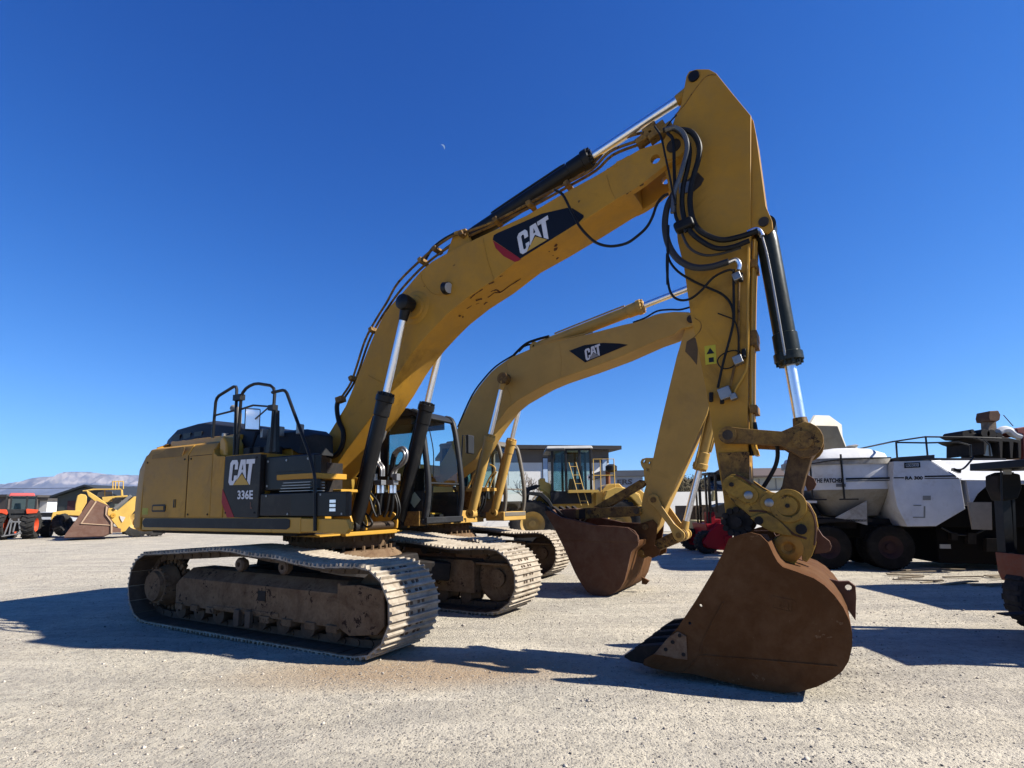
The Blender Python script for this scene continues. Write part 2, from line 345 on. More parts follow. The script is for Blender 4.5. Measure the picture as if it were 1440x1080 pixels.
def cab(root, paint, low, x0=-.62, x1=1.2, y0=.5, y1=1.45, z0=1.3, z1=3.05, older=False):
    """operator's cab: posts, roof, glass on every side, seat and levers inside"""
    c = G(); r = .075
    fb = 0.05                                   # the front bulges a little at sill height
    def post(a, b, w=r, h=r): c.beam(a, b, w, h, (0, 1, 0) if abs(a[0]-b[0]) > .5 else (1, 0, 0))
    F0 = lambda y: [(x1-.02, y, z0), (x1+fb, y, z0+.45), (x1+.01, y, z0+.95), (x1-.12, y, z1-.12), (x1-.28, y, z1)]
    for y in (y0+.04, y1-.04): c.tube(F0(y), .05, 8, True, 4)
    for y in (y0+.04, y1-.04):
        for x in (x0+.04, x0+.95): post((x, y, z0), (x, y, z1-.05))
        post((x0, y, z1-.04), (x1-.2, y, z1-.04)); post((x0, y, z0+.05), (x1, y, z0+.05), .07, .12)
        post((x0, y, z0+.68), (x0+.95, y, z0+.68), .05, .06)
    for x in (x0+.04, x1-.25): post((x, y0, z1-.04), (x, y1, z1-.04))
    post((x1-.02, y0, z0+.06), (x1-.02, y1, z0+.06), .09, .16)
    post((x1+.02, y0, z0+.62), (x1+.02, y1, z0+.62), .03, .03)
    post((x0+.04, y0, z0+.7), (x0+.04, y1, z0+.7), .06, .06)
    c.box(x0, x0+.03, y0+.03, y1-.03, z0, z0+.68); c.box(x0, x1, y0+.03, y1-.03, z0, z0+.05)
    cb = c.build('cab', paint, root, bevel=.012)
    for y in (y0+.02, y1-.05): G().box(x0+.05, x0+.92, y, y+.03, z0+.06, z0+.66).build('cab_panel', paint, cb)
    for y in (y0+.02, y1-.05): G().box(x0+1.0, x1-.03, y, y+.03, z0+.06, z0+(.5 if not older else .35)).build('cab_panel', paint, cb)
    G().prism([(x0-.03, z1-.02), (x0+.02, z1+.05), (x1-.35, z1+.05), (x1-.17, z1-.02), (x1-.1, z1-.1), (x1-.16, z1-.12), (x1-.28, z1-.02)], y0-.01, y1+.01).build('cab_roof', paint, cb, bevel=.02)
    G().box(x0+.05, x1-.3, y0+.04, y1-.04, z1-.2, z1-.06).build('headliner', BLKH, cb)
    G().box(x0+.88, x0+1.08, y0+.01, y0+.045, z0+.6, z1-.06).box(x0+.02, x0+.2, y0+.01, y0+.045, z0+.6, z1-.06).build_each('pillar_cover', BLK, cb)
    G().box(x0+.04, x0+.07, y0+.05, y0+.4, z0+.68, z1-.1).build('rear_panel', BLKH, cb)
    up = [(x1+.035, z0+.64), (x1+.015, z0+.95), (x1-.11, z1-.14)]
    G().shell(up, .008, y0+.09, y1-.09).build('windscreen', GLS, cb)
    G().shell([(x1, z0+.15), (x1+fb-.01, z0+.45), (x1+.04, z0+.6)], .008, y0+.09, y1-.09).build('lower_windscreen', GLS, cb)
    for y in (y0+.03, y1-.04):
        G().prism([(x0+1.0, z0+.52), (x1+.03, z0+.52), (x1, z0+.95), (x1-.13, z1-.14), (x0+1.0, z1-.09)], y, y+.008).build('side_window', GLS, cb)
        G().prism([(x0+.08, z0+.72), (x0+.91, z0+.72), (x0+.91, z1-.09), (x0+.08, z1-.09)], y, y+.008).build('side_window', GTEAL, cb)
    G().prism([(y0+.08, z0+.75), (y1-.08, z0+.75), (y1-.08, z1-.09), (y0+.08, z1-.09)], x0+.04, x0+.048, lambda a, b, d: (d, a, b)).build('rear_window', GLS, cb)
    ym = (y0+y1)/2
    st = G().box(x0+.35, x0+.85, ym-.25, ym+.25, z0+.4, z0+.55, .04).beam((x0+.4, ym, z0+.5), (x0+.25, ym, z0+1.15), .46, .12, (1, 0, 0)).beam((x0+.25, ym, z0+1.15), (x0+.22, ym, z0+1.38), .26, .09, (1, 0, 0))
    st.box(x0+.3, x0+.9, ym-.4, ym-.27, z0+.4, z0+.66, .02).box(x0+.3, x0+.9, ym+.27, ym+.4, z0+.4, z0+.66, .02).build('operator_seat', BLKH, cb, bevel=.03)
    lv = G()
    for sy in (-.33, .33): lv.tube([(x0+.85, ym+sy, z0+.6), (x0+.9, ym+sy, z0+.75), (x0+.88, ym+sy, z0+.9)], .018, 6)
    for sy in (-.12, .12): lv.tube([(x1-.4, ym+sy, z0+.05), (x1-.32, ym+sy, z0+.35), (x1-.3, ym+sy, z0+.6)], .014, 6).box(x1-.38, x1-.12, ym+sy-.05, ym+sy+.05, z0+.1, z0+.14)
    lv.box(x1-.2, x1-.08, y0+.1, y0+.24, z0+.5, z0+.85).build_each('control_lever', BLK, cb)
    wp = G().tube([(x1+.05, y0+.16, z0+.7), (x1+.04, y0+.17, z0+1.1), (x1-.06, y0+.2, z0+1.45)], .008, 6).build('wiper', BLK, cb)
    return cb
def mirror(root, base, top, c, w=.09, h=.17, ax=(0, 1, 0)):
    g = G().tube([base, top, (top[0], c[1], top[2]), (c[0], c[1], c[2]+h*.8)], .011, 6, False)
    m = g.build('mirror_arm', BLK, root)
    G().obox(c, V(ax)*w, (.03, 0, 0), (0, 0, h)).build('mirror', BLKH, root, bevel=.02)
    G().obox(V(c)-V((.032, 0, 0)), V(ax)*w*.85, (.003, 0, 0), (0, 0, h*.88)).build('mirror_glass', CHR, m)
def hyd(root, name, foot, gland, rod, rb, rr, bmat, y, headmat=None, eye=.11, eyemat=None, line=True):
    """hydraulic cylinder lying in the plane y: barrel foot -> gland, rod on to its eye"""
    f, gl, r = V((foot[0], y, foot[1])), V((gland[0], y, gland[1])), V((rod[0], y, rod[1])); d = (r-f).normalized()
    gl = f+d*(gl-f).dot(d)
    b = G().rings([(f, rb*.8), (f+d*.12, rb*.98), (f+d*.2, rb), (gl-d*.32, rb), (gl-d*.31, rb*1.12), (gl-d*.12, rb*1.14), (gl-d*.11, rb*1.3), (gl-d*.03, rb*1.3), (gl-d*.02, rb*.9), (gl+d*.02, rb*.85)], 24)
    for k in range(10):
        a = 2*math.pi*k/10; n1 = d.cross(V((0, 1, 0))).normalized(); c = gl-d*.04+(V((0, 1, 0))*math.sin(a)+n1*math.cos(a))*rb*1.08
        b.cyl(c, c+d*.05, rb*.13, n=6)
    b.annulus(f, (0, 1, 0), [(.05, -rb*.8), (eye, -rb*.8), (eye, rb*.8), (.05, rb*.8)], 24)
    # pressure line along the barrel
    n1 = V((-d.z, 0, d.x)); o = -V((0, 1, 0))*rb*.2+n1*rb*1.12
    o2 = o
    c = b.build(name, bmat, root)
    if line: G().tube([f+d*.5+o, f+d*.6+o*1.08, gl-d*.5+o*1.08, gl-d*.34+o], .016, 8, True, 3).build('pressure_line', bmat, c)
    G().cyl(gl, r-d*eye*.9, rr, n=24).build('piston_rod', CHR, c)
    G().rings([(r-d*(eye+.14), rr*1.15), (r-d*eye*.7, rr*1.5)], 16).annulus(r, (0, 1, 0), [(.045, -rb*.75), (eye, -rb*.75), (eye, rb*.75), (.045, rb*.75)], 24).cyl(r-V((0, rb*.72, 0)), r+V((0, rb*.72, 0)), .05).build('rod_eye', eyemat or bmat, c)
    return c
def pin(root, x, z, y0, y1, r=.05, m=None):
    G().cyl((x, y0, z), (x, y1, z), r, n=18).build('pivot_pin', m or PIN, root)

# ================================================================ EXCAVATOR 1 (the large one in front)
A = Frame(MX, MY, YAW)
ex = thing('crawler_excavator', 'large foreground excavator with red-striped black side panel and rusty bucket set on the gravel', 'excavator', (MX, MY, 0), -YAW, 'excavators parked side by side')
def q(pts, y, F=A): return [F.Q(a, b, y) for a, b in pts]
for s in (-1, 1): track(ex, s)
carbody(ex)
# ---- platform and body
YB = -1.45
pl = G().box(-2.75, .3, -1.44, 1.44, 1.265, 1.46).box(.3, .85, -1.44, -1.15, 1.265, 1.46).box(.3, .85, 1.15, 1.44, 1.265, 1.46)
pl.prism([(.85, 1.28), (1.62, 1.27), (1.68, 1.33), (1.62, 1.44), (.85, 1.45)], -1.44, -1.38)
pl.box(.85, 1.5, -1.38, -1.2, 1.3, 1.4).box(.86, .95, -.8, .2, 1.19, 1.245).box(.3, .86, -1.15, .42, 1.2, 1.225)
for y in (-.60, -.33, .30, .57): pl.prism([(.45, 1.25), (.86, 1.25), (.87, 1.36), (.82, 1.47), (.74, 1.5), (.45, 1.42)], y-.018, y+.018)
pf = pl.build('platform', YELC, ex, bevel=.012)
G().prism([(-2.72, 1.36), (-2.66, 1.31), (.6, 1.31), (.66, 1.34), (.66, 1.43), (.6, 1.445), (-2.66, 1.445), (-2.72, 1.4)], -1.448, -1.443).build('skirt_recess', BLKH, pf, flat=True)
G().box(-2.7, .62, -1.3, 1.3, 1.22, 1.26).build('belly_plate', DARK, pf)
def cwsec(z, ins, rear=-3.42):
    p = []
    for a, b in [(-2.78, -1.45), (-3.02, -1.42), (-3.25, -1.28), (-3.38, -1.0), (rear, -.5), (rear-.02, 0)]: p.append((a+ins*(1 if a < -2.8 else 0), b+ins*.9, z))
    return p+[(x, -y, z) for x, y, z in reversed(p[:-1])]
G().loft([cwsec(1.24, .06), cwsec(1.3, 0), cwsec(1.7, 0), cwsec(2.2, .02), cwsec(2.42, .08), cwsec(2.56, .2), cwsec(2.62, .34)]).build('counterweight', YEL, ex, bevel=.02, ang=50)
def bodysec(x, zt=2.55, y=-1.45): return [(x, y, 1.455), (x, y, zt-.19), (x, y+.08, zt-.04), (x, y+.2, zt), (x, -.3, zt+.03), (x, -.3, 1.455)]
d = G().loft([bodysec(-2.765), bodysec(-1.6)]).build('engine_door', YEL, ex, bevel=.012)
G().prism([(-2.46, 1.56), (-2.44, 1.54), (-2.12, 1.54), (-2.10, 1.56), (-2.10, 1.63), (-2.12, 1.65), (-2.44, 1.65), (-2.46, 1.63)], -1.462, -1.448).build('door_handle', BLKH, d, bevel=.004)
G().box(-2.42, -2.14, -1.468, -1.46, 1.565, 1.625).build('handle_recess', YEL, d)
G().box(-1.9, -1.885, -1.458, -1.448, 1.6, 1.72).box(-1.86, -1.845, -1.458, -1.448, 1.6, 1.72).build_each('hinge_slot', BLK, d)
G().prism(q(zz(180, 580, 6, [(205, 360), (265, 345), (330, 305), (470, 290), (480, 300), (455, 370), (205, 392)]), -1.452), -1.454, -1.448).build('sticker_residue', mat('sticker_residue', (.33, .2, .06), .6, dirt=(.2, .12, .05)), d, flat=True)
G().box(-2.74, -2.58, -1.453, -1.447, 1.5, 1.6).build('safety_sticker', mat('yellow_sticker', (.55, .5, .06), .5, dirt=(.4, .35, .05), scale=9), d)
d2 = G().loft([bodysec(-1.588), bodysec(-1.0)])
d2.prism([(-1.0, 1.455), (-.72, 1.455), (-.72, 2.3), (-.9, 2.31), (-.97, 2.36), (-1.0, 2.42)], -1.45, -.35)
d2.build('engine_door', YEL, ex, bevel=.012)
G().box(-.9, -.3, -1.3, 1.3, 1.46, 2.2).box(-.3, .8, -1.28, -.74, 1.46, 2.16).build_each('engine_bay', DARK, ex)
sp = G().prism(q(zz(180, 580, 6, [(822, 372), (1122, 350), (1092, 890), (893, 885), (803, 650)]), YB), -1.452, -1.36).build('side_panel', DECK, ex, bevel=.004)
G().prism([(-.71, 1.455), (.035, 1.455), (.05, 2.3), (-.71, 2.3)], -1.44, -1.0).build('side_door', YEL, ex)
G().prism(q(zz(180, 580, 6, [(800, 648), (806, 655), (897, 884), (838, 886), (793, 762)]), YB), -1.456, -1.45).build_each('red_stripe', RED, sp, flat=True)
bl, br, tl = (A.P(*p, -1.456) for p in zz(180, 580, 6, [(846, 614), (1052, 609), (868, 404)]))
badge(lambda u, v, dd: tuple(bl+(br-bl)*u+(tl-bl)*v-V((0, dd, 0))), 0, .003, WHT, GOLD, sp)
bl2, br2, tl2 = (A.P(*p, -1.456) for p in zz(180, 580, 6, [(924, 733), (1055, 732), (926, 657)]))
g = G(); text_geo(g, '336E', lambda u, v, dd: tuple(bl2+(br2-bl2)*u+(tl2-bl2)*v-V((0, dd, 0))), .003, .03); g.build('model_number', WHT, sp, flat=True)
bl3, br3, tl3 = (A.P(*p, -1.456) for p in zz(180, 580, 6, [(1032, 810), (1047, 810), (1032, 756)]))
g = G(); text_geo(g, 'L', lambda u, v, dd: tuple(bl3+(br3-bl3)*u+(tl3-bl3)*v-V((0, dd, 0))), .003, .0); g.build('model_letter', mat('dim_red_decal', (.3, .12, .08), .5), sp, flat=True)
bt = G()
for x, z in ((-.64, 1.52), (-.03, 1.52), (-.03, 2.24), (-1.52, 1.5), (-1.52, 2.3), (-1.05, 1.5), (-2.68, 2.3), (-1.68, 2.3)): bt.cyl((x, -1.458, z), (x, -1.45, z), .014, n=8)
bt.build_each('panel_bolt', DARK, ex)
bt = G()
for x, z in ((.14, 2.18), (.14, 1.86), (.9, 2.18), (.5, 2.18)): bt.cyl((x, -1.408, z), (x, -1.4, z), .016, n=8)
for x, z in ((.2, 1.73), (1.2, 1.73), (.62, 1.5), (1.56, 1.5)): bt.cyl((x, -1.458, z), (x, -1.45, z), .014, n=8)
bt.build_each('panel_bolt', STL, ex)
G().box(-1.55, -1.02, -1.453, -1.449, 2.335, 2.341).box(-1.595, -1.589, -1.453, -1.449, 1.46, 2.36).build_each('panel_seam', DARK, ex)
G().box(.05, .062, -1.455, -1.40, 1.46, 2.26).box(.3, .8, -1.403, -1.4, 2.03, 2.036).build_each('panel_seam', DARK, ex)
# ---- step boxes ahead of the side panel
PLAN = lambda x, z, y: (x, z, y)
G().prism([(.07, -1.4), (1.02, -1.4), (1.02, -1.3), (.6, -.75), (.07, -.75)], 1.8, 2.24, PLAN).build('storage_box', BLK, ex, bevel=.02)
lb = G().prism([(.07, -1.45), (1.62, -1.45), (1.64, -1.42), (1.62, -1.36), (.75, -.8), (.07, -.8)], 1.47, 1.76, PLAN).build('tool_box', DECK, ex, bevel=.025)
G().box(.68, 1.62, -1.453, -1.45, 1.48, 1.75).build('tool_box_door', BLK, lb)
v = G()
for z in (1.53, 1.58, 1.63): v.box(1.36, 1.46, -1.458, -1.452, z, z+.035)
v.build_each('vent_slot', CHR, lb)
G().box(.34, 1.05, -1.42, -.9, 1.93, 2.0).build('step_plate', YEL, ex, bevel=.008)
st = G()
for k in range(4): st.box(.42+.02*k, .98, -1.43, -1.2, 1.78+.035*k, 1.79+.035*k)
st.build_each('step_tread', STL, ex)
G().prism(q([(446, 694), (446, 664), (449, 657), (455, 654), (460, 660), (461, 694)], -.9), -.9, -.82).build('guard_hoop', YEL, ex, bevel=.02)
G().box(.6, .95, -.9, -.6, 1.77, 1.81).build('guard_plate', YELC, ex, bevel=.01)
# ---- engine hood on top
def hsec(x, z, w=.0): return [(x, -1.08+w, z-.32), (x, -1.0+w, z-.06), (x, -.8+w, z), (x, .3, z), (x, 1.0, z-.04), (x, 1.1, z-.32)]
H = [(-3.2, 2.72, .1), (-3.05, 2.80, .03), (-2.75, 2.93, .0), (-2.2, 2.98, 0), (-2.0, 2.98, 0), (-1.2, 2.86, 0), (-.7, 2.75, 0)]
G().loft([hsec(*h) for h in H]).build('engine_hood', BLKH, ex, bevel=.02)
G().loft([[(x, -1.08+w, z-.3), (x, -1.0+w, z-.06), (x, -.8+w, z), (x, -.42, z), (x, -.4, z-.3)] for x, z, w in [(-.68, 2.70, 0), (.12, 2.68, .02), (.25, 2.6, .05)]]).build('engine_hood', BLKH, ex, bevel=.02)
hv = G()
for x in (-2.75, -2.45, -2.15): hv.box(x, x+.2, -1.065, -1.04, 2.62, 2.78)
hv.build_each('hood_vent', BLK, ex)
for x in (-1.35, -.45, -.1, .3): G().box(x, x+.05, -1.12, -1.02, 2.56, 2.7).build_each('hood_latch', STL, ex, bevel=.01)
G().box(-2.7, -.95, -1.12, 1.12, 2.5, 2.66).box(-.95, .1, -1.0, -.45, 2.2, 2.5).build_each('engine_deck', YELC, ex, bevel=.015)
G().prism([(-.98, 2.3), (-.98, 2.56), (-.9, 2.6), (-.82, 2.5), (-.8, 2.3)], -1.38, -1.1).build('corner_guard', YELC, ex, bevel=.03)
dc = G()
for x in (-.62, -.4, -.18): dc.box(x, x+.14, -1.25, -1.05, 2.3, 2.42)
dc.build_each('battery_box', BLKH, ex, bevel=.01)
G().tube([(-1.9, -.5, 2.9), (-1.9, -.5, 3.12), (-1.95, -.5, 3.2), (-2.05, -.5, 3.24)], .055, 12).build('exhaust_pipe', mat('heat_grey_pipe', (.3, .28, .25), .6), ex)
def rail(pts, y, extra=()):
    g = G().tube([(a, y, b) for a, b in pts], .021, 8, False)
    for e in extra: g.tube([(a, y+dy, b) for a, b, dy in e], .014, 6, False)
    return g
def rnd(pts, r=.07):                          # round the corners of a bent pipe
    o = [pts[0]]
    for a, b, c in zip(pts, pts[1:], pts[2:]):
        a, b, c = V(a), V(b), V(c); u = (a-b).normalized()*r; w = (c-b).normalized()*r
        o += [tuple(b+u), tuple(b+u*.3+w*.3), tuple(b+w)]
    return o+[pts[-1]]
r1 = rail(rnd([(-1.08, 2.58), (-1.05, 3.16), (-.58, 3.29), (-.56, 2.3)]), -1.42, [[(-1.04, 2.9, 0), (-.57, 2.93, 0)]]); r1.build('handrail', BLK, ex)
r2 = rail(rnd([(-.5, 2.28), (-.47, 3.18), (-.2, 3.27), (.24, 3.17), (.2, 2.3)], .1), -1.42, [[(-.47, 2.93, 0), (-.2, 2.96, 0), (.2, 2.9, 0)]]); r2.build('handrail', BLK, ex)
r3 = rail(rnd([(.24, 3.08), (.5, 3.09), (.98, 2.24), (1.1, 1.95), (1.13, 1.3)], .06), -1.46); r3.build('handrail', BLK, ex)
G().box(-.6, -.44, -1.46, -1.38, 3.06, 3.14).box(.16, .26, -1.46, -1.38, 2.85, 2.92).prism([(.1, 2.3), (.13, 2.6), (.18, 2.62), (.22, 2.85), (.27, 2.85), (.3, 2.3)], -1.42, -1.36).build_each('rail_clamp', BLK, ex)
mm_ = A.P(355, 590, -1.2); mi = G().obox(mm_, (.055, .084, 0), (.021, -.0138, 0), (0, 0, .16)).build('mirror', BLKH, ex, bevel=.02)
G().obox(mm_+V((.021, -.0138, 0)), (.048, .073, 0), (.0017, -.0011, 0), (0, 0, .14)).build('mirror_glass', CHR, mi)
G().tube([(.2, -1.4, 2.87), (.05, -1.35, 2.93), (mm_.x, -1.17, mm_.z)], .011, 6, False).build('mirror_arm', BLK, mi)
# ---- cab
cb = cab(ex, BLKH, YELC)
G().box(.15, 1.15, .45, .62, 1.28, 1.5).build('step_box', YELD, ex, bevel=.01)
mc = A.P(661, 625, 1.6); mirror(ex, (1.15, 1.5, 1.9), (1.2, 1.52, 2.75), (mc.x, 1.6, mc.z), .09, .16, (0, 1, 0))
G().obox(A.P(583, 703, .49), (.06, 0, .06), (0, .004, 0), (-.06, 0, .06)).build('hazard_sticker', mat('grey_green_sticker', (.25, .3, .24), .5), cb)
# ---- boom
YBM = .27
up = [(448, 638), (454, 622.5), (466, 604), (486, 571), (495.5, 548), (505, 523), (518, 489.5), (527, 468), (537, 448), (548, 431), (568, 409), (591, 382), (607, 368), (637, 351), (679, 331), (740, 303), (790, 273), (836, 248), (853, 238), (867, 228), (884, 218)]
lo = [(888, 268), (869, 279), (825, 307.5), (776, 338), (733, 363), (694, 394), (658, 418), (629, 441.7), (611, 460), (593, 480), (578, 499), (565, 518), (547, 549), (520.5, 589), (487, 633.6), (461, 672.5)]
foot = [(.02, 1.84), (-.02, 1.66), (-.14, 1.68), (-.2, 1.8)]
bp = q(up, -YBM)+q(lo, -YBM)+foot
bm_ = G().prism(bp, -YBM, YBM).build('boom', YEL, ex, bevel=.008)
ear = zz(860, 160, 9, [(60, 610), (180, 560), (360, 455), (450, 425), (600, 380), (760, 312), (840, 310), (890, 350), (912, 430), (895, 520), (840, 580), (700, 640), (500, 800), (400, 880), (250, 980), (150, 1030)])
hole = [circ(*A.Q(860+555/9, 160+575/9, -YBM), .055, 12)]
for s in (-1, 1):
    G().prism(q(ear, -YBM), s*.275 if s < 0 else .19, -.19 if s < 0 else .275, holes=[hole[0]]).build('boom_ear', YEL, bm_)
TX, TZ = A.Q(948, 206.5, -YBM)
pin(bm_, TX, TZ, -.3, .3, .075)
G().annulus((TX, -.275, TZ), (0, -1, 0), [(.08, 0), (.15, 0), (.15, .02), (.08, .02)], 28).annulus((TX, .275, TZ), (0, 1, 0), [(.08, 0), (.15, 0), (.15, .02), (.08, .02)], 28).build_each('pin_boss', YEL, bm_)
# weld seams round the boom plates
sm = G()
for pts in ([(540+1000/7.2, 300+250/7.2), (540+1050/7.2, 300+480/7.2), (540+1110/7.2, 300+670/7.2)], [(700+1100/7.2, 220+190/7.2), (700+1140/7.2, 220+330/7.2), (700+1190/7.2, 220+435/7.2)], [(540+375/7.2, 300+620/7.2), (540+390/7.2, 300+690/7.2), (540+480/7.2, 300+805/7.2), (540+590/7.2, 300+825/7.2)], [(440+560/7.2, 420+780/7.2), (440+700/7.2, 420+850/7.2)], [(853, 238), (872, 231), (885, 229), (900, 231)]):
    sm.tube([A.P(a, b, -YBM-.002) for a, b in pts], .005, 6)
sm.build_each('weld_seam', YEL, bm_)
# rust scars worn through the paint of the underside
sc = G()
def under(px, py):                            # foot of a photo point on the boom's underside
    r = None; pts = q(lo, -YBM)
    best = None
    for k in range(40):
        y = -YBM+.54*k/39; x, z = A.Q(px, py, y)
        for (x0, z0), (x1, z1) in zip(pts, pts[1:]):
            dx, dz = x1-x0, z1-z0; L = math.hypot(dx, dz); t = ((x-x0)*dx+(z-z0)*dz)/L/L
            if -.02 <= t <= 1.02:
                dist = abs((x-x0)*dz-(z-z0)*dx)/L
                if best is None or dist < best[0]: best = (dist, V((x, y, z)), V((-dz, 0, dx))/L)
    n = best[2]; 
    if n.z > 0: n = -n
    return best[1], n
for path, w in (([(835, 965), (900, 925), (965, 905)], .012), ([(930, 885), (990, 860)], .03), ([(1010, 920), (1045, 895)], .022), ([(1050, 850), (1120, 800), (1175, 800), (1290, 720), (1385, 660)], .013), ([(1080, 790), (1140, 770), (1180, 800)], .02), ([(870, 860), (920, 815), (1000, 765)], .016), ([(1060, 715), (1115, 690)], .02), ([(760, 1030), (775, 1040)], .022), ([(790, 1050), (805, 1045)], .022), ([(1170, 640), (1200, 630)], .014)):
    for (a, b), (c, e) in zip(path, path[1:]):
        p0, n0 = under(540+a/7.2, 300+b/7.2); p1, n1 = under(540+c/7.2, 300+e/7.2)
        dd = (p1-p0).normalized(); sd = dd.cross(n0).normalized()*w
        k = 6; L_ = [p0+(p1-p0)*i/k+n0*.004 for i in range(k+1)]
        vs = [x+sd*random.uniform(.3, 1.1) for x in L_]+[x-sd*random.uniform(.3, 1.1) for x in reversed(L_)]
        sc.add(vs, [tuple(range(len(vs)))])
for a, b, rr in ((590, 895, .03), (585, 935, .035), (600, 1030, .025), (520, 960, .012), (560, 1000, .012)):
    p0, n0 = under(700+a/7.2, 220+b/7.2); e1 = n0.orthogonal().normalized(); e2 = n0.cross(e1)
    sc.add([p0+n0*.004+(e1*math.cos(t)+e2*math.sin(t))*rr*random.uniform(.6, 1.2) for t in [i*.7 for i in range(9)]], [tuple(range(9))])
sc.build_each('rust_scar', mat('rust_scar', (.12, .05, .025), .8), bm_, flat=True)
sf = G()
for path, w in (([(905, 259), (893, 262), (880, 272)], .022), ([(911, 248), (905, 255), (900, 262)], .014), ([(897, 252), (890, 262)], .012), ([(903, 236), (899, 246), (896, 254)], .01), ([(816, 282), (813, 284)], .015), ([(640, 372), (637, 374)], .01), ([(597, 402), (596, 403)], .012)):
    for (a_, b_), (c_, d_) in zip(path, path[1:]):
        p0, p1 = A.P(a_, b_, -.2725), A.P(c_, d_, -.2725); dd = (p1-p0).normalized(); sd = V((-dd.z, 0, dd.x))*w
        k = 7; L_ = [p0+(p1-p0)*i/k for i in range(k+1)]; vs = [x+sd*random.uniform(.2, 1.2) for x in L_]+[x-sd*random.uniform(.2, 1.2) for x in reversed(L_)]; sf.add(vs, [tuple(range(len(vs)))])
sf.build_each('scuff_mark', mat('grime_scuff', (.14, .08, .03), .8), bm_, flat=True)
# badge panel
bdp = zz(700, 220, 7.2, [(-50, 790), (-45, 830), (235, 1035), (250, 1030), (830, 655), (880, 605), (865, 585), (770, 530), (720, 520), (400, 600), (0, 790)])
bdp = zz(700, 220, 7.2, [(-50, 845), (230, 1035), (830, 660), (872, 615), (868, 595), (760, 527), (700, 522), (450, 580), (200, 690), (0, 775), (-40, 800)])
bd = G().prism(q(bdp, -YBM), -.274, -.2705).build('badge_panel', NAVY, bm_, flat=True)
G().prism(q(zz(700, 220, 7.2, [(-48, 852), (-20, 930), (60, 1010), (170, 1068), (205, 1060), (238, 1040)]), -YBM), -.274, -.2705).build_each('red_stripe', RED, bm_, flat=True)
bl, br, tl = (A.P(*p, -.276) for p in zz(700, 220, 7.2, [(232, 1003), (550, 812), (192, 792)]))
badge(lambda u, v, dd: tuple(bl+(br-bl)*u+(tl-bl)*v-V((0, dd, 0))), 0, .003, WHT, GOLD, bd)
# work lamp on the boom
lx, lz = A.Q(622, 405, -.33)
G().rings([((lx-.02, -.29, lz), .05), ((lx+.02, -.3, lz), .085), ((lx+.09, -.31, lz-.01), .08)], 18).build('work_lamp', BLK, bm_)
G().cyl((lx+.085, -.31, lz-.01), (lx+.1, -.312, lz-.012), .07, n=18).build('lamp_glass', CREAM, bm_)
# ---- pipes and hoses on the boom
def run(name, pts, y, r, m, par=None, n=8, F=A):
    P3 = [F.P(p[0], p[1], p[2] if len(p) > 2 else y) for p in pts]
    return G().tube(P3, r, n, True, 4).build(name, m, par or bm_)
t1 = [(480, 559), (493, 539), (501, 517), (513.6, 478), (529, 449), (544, 425), (561, 396), (595.6, 362), (616, 345), (640, 330), (662, 324), (700, 309), (760, 277), (800, 256), (833, 238), (858, 213), (897, 198), (925, 190)]
run('steel_pipe', t1, -.2, .017, YELD)
t2 = [(484, 560), (497, 540), (505, 520), (518, 482), (532, 454), (546, 432), (566, 405), (598, 372), (640, 342), (690, 318), (745, 292), (800, 262), (838, 240), (862, 218), (900, 203), (925, 197)]
run('steel_pipe', t2, -.14, .017, YELD)
run('steel_pipe', [(598, 372), (640, 340), (690, 313), (745, 286), (800, 255), (836, 228), (856, 207), (890, 190), (925, 184)], .0, .017, YELD)
run('hydraulic_hose', [(595, 372), (606, 352), (622, 338), (640, 328)], -.1, .02, RUB)
cg = G()
for p in ((526, 465), (498, 533), (595, 368), (615, 352), (652, 331), (700, 312), (747, 289), (800, 262), (900, 203)):
    c = A.P(*p, -.17); cg.obox(c, (.03, 0, .012), (0, .09, 0), (-.012, 0, .032))
cg.build_each('pipe_clamp', YELD, bm_, bevel=.006)
# ---- stick cylinder
SP = A.Q(975.5, 107, -.2)
SF = A.Q(655, 338, 0); SGL = A.Q(833, 222, 0)
hyd(ex, 'stick_cylinder', SF, SGL, SP, .105, .055, BLK, 0, eyemat=YEL)
G().prism([(SF[0]-.25, SF[1]-.3), (SF[0]+.25, SF[1]-.3), (SF[0]+.1, SF[1]+.08), (SF[0]-.08, SF[1]+.08)], -.16, -.1).prism([(SF[0]-.25, SF[1]-.3), (SF[0]+.25, SF[1]-.3), (SF[0]+.1, SF[1]+.08), (SF[0]-.08, SF[1]+.08)], .1, .16).build_each('cylinder_bracket', YEL, bm_)
# ---- boom cylinders
CB, CGL, CR = A.Q(500, 741, -.45), A.Q(537, 552, -.45), A.Q(572, 427, -.45)
for s in (-1, 1):
    c = hyd(ex, 'boom_cylinder', CB, CGL, CR, .098, .05, BLK, s*.45, eye=.1)
    G().rings([((CR[0], s*.37, CR[1]), .1), ((CR[0], s*.5, CR[1]), .115), ((CR[0], s*.56, CR[1]), .105), ((CR[0], s*.585, CR[1]), .05)], 20).build('pin_cap', BLK, c)
G().cyl((CR[0], -.5, CR[1]), (CR[0], .5, CR[1]), .06).annulus((CR[0], -.27, CR[1]), (0, -1, 0), [(.05, 0), (.24, 0), (.21, .02), (.17, .022), (.15, .05), (.05, .05)], 32).build('cylinder_boss', YEL, bm_)
G().annulus((CR[0], .27, CR[1]), (0, 1, 0), [(.05, 0), (.24, 0), (.21, .02), (.17, .022), (.15, .05), (.05, .05)], 32).build('cylinder_boss', YEL, bm_)
pin(ex, CB[0], CB[1], -.6, .6, .06)
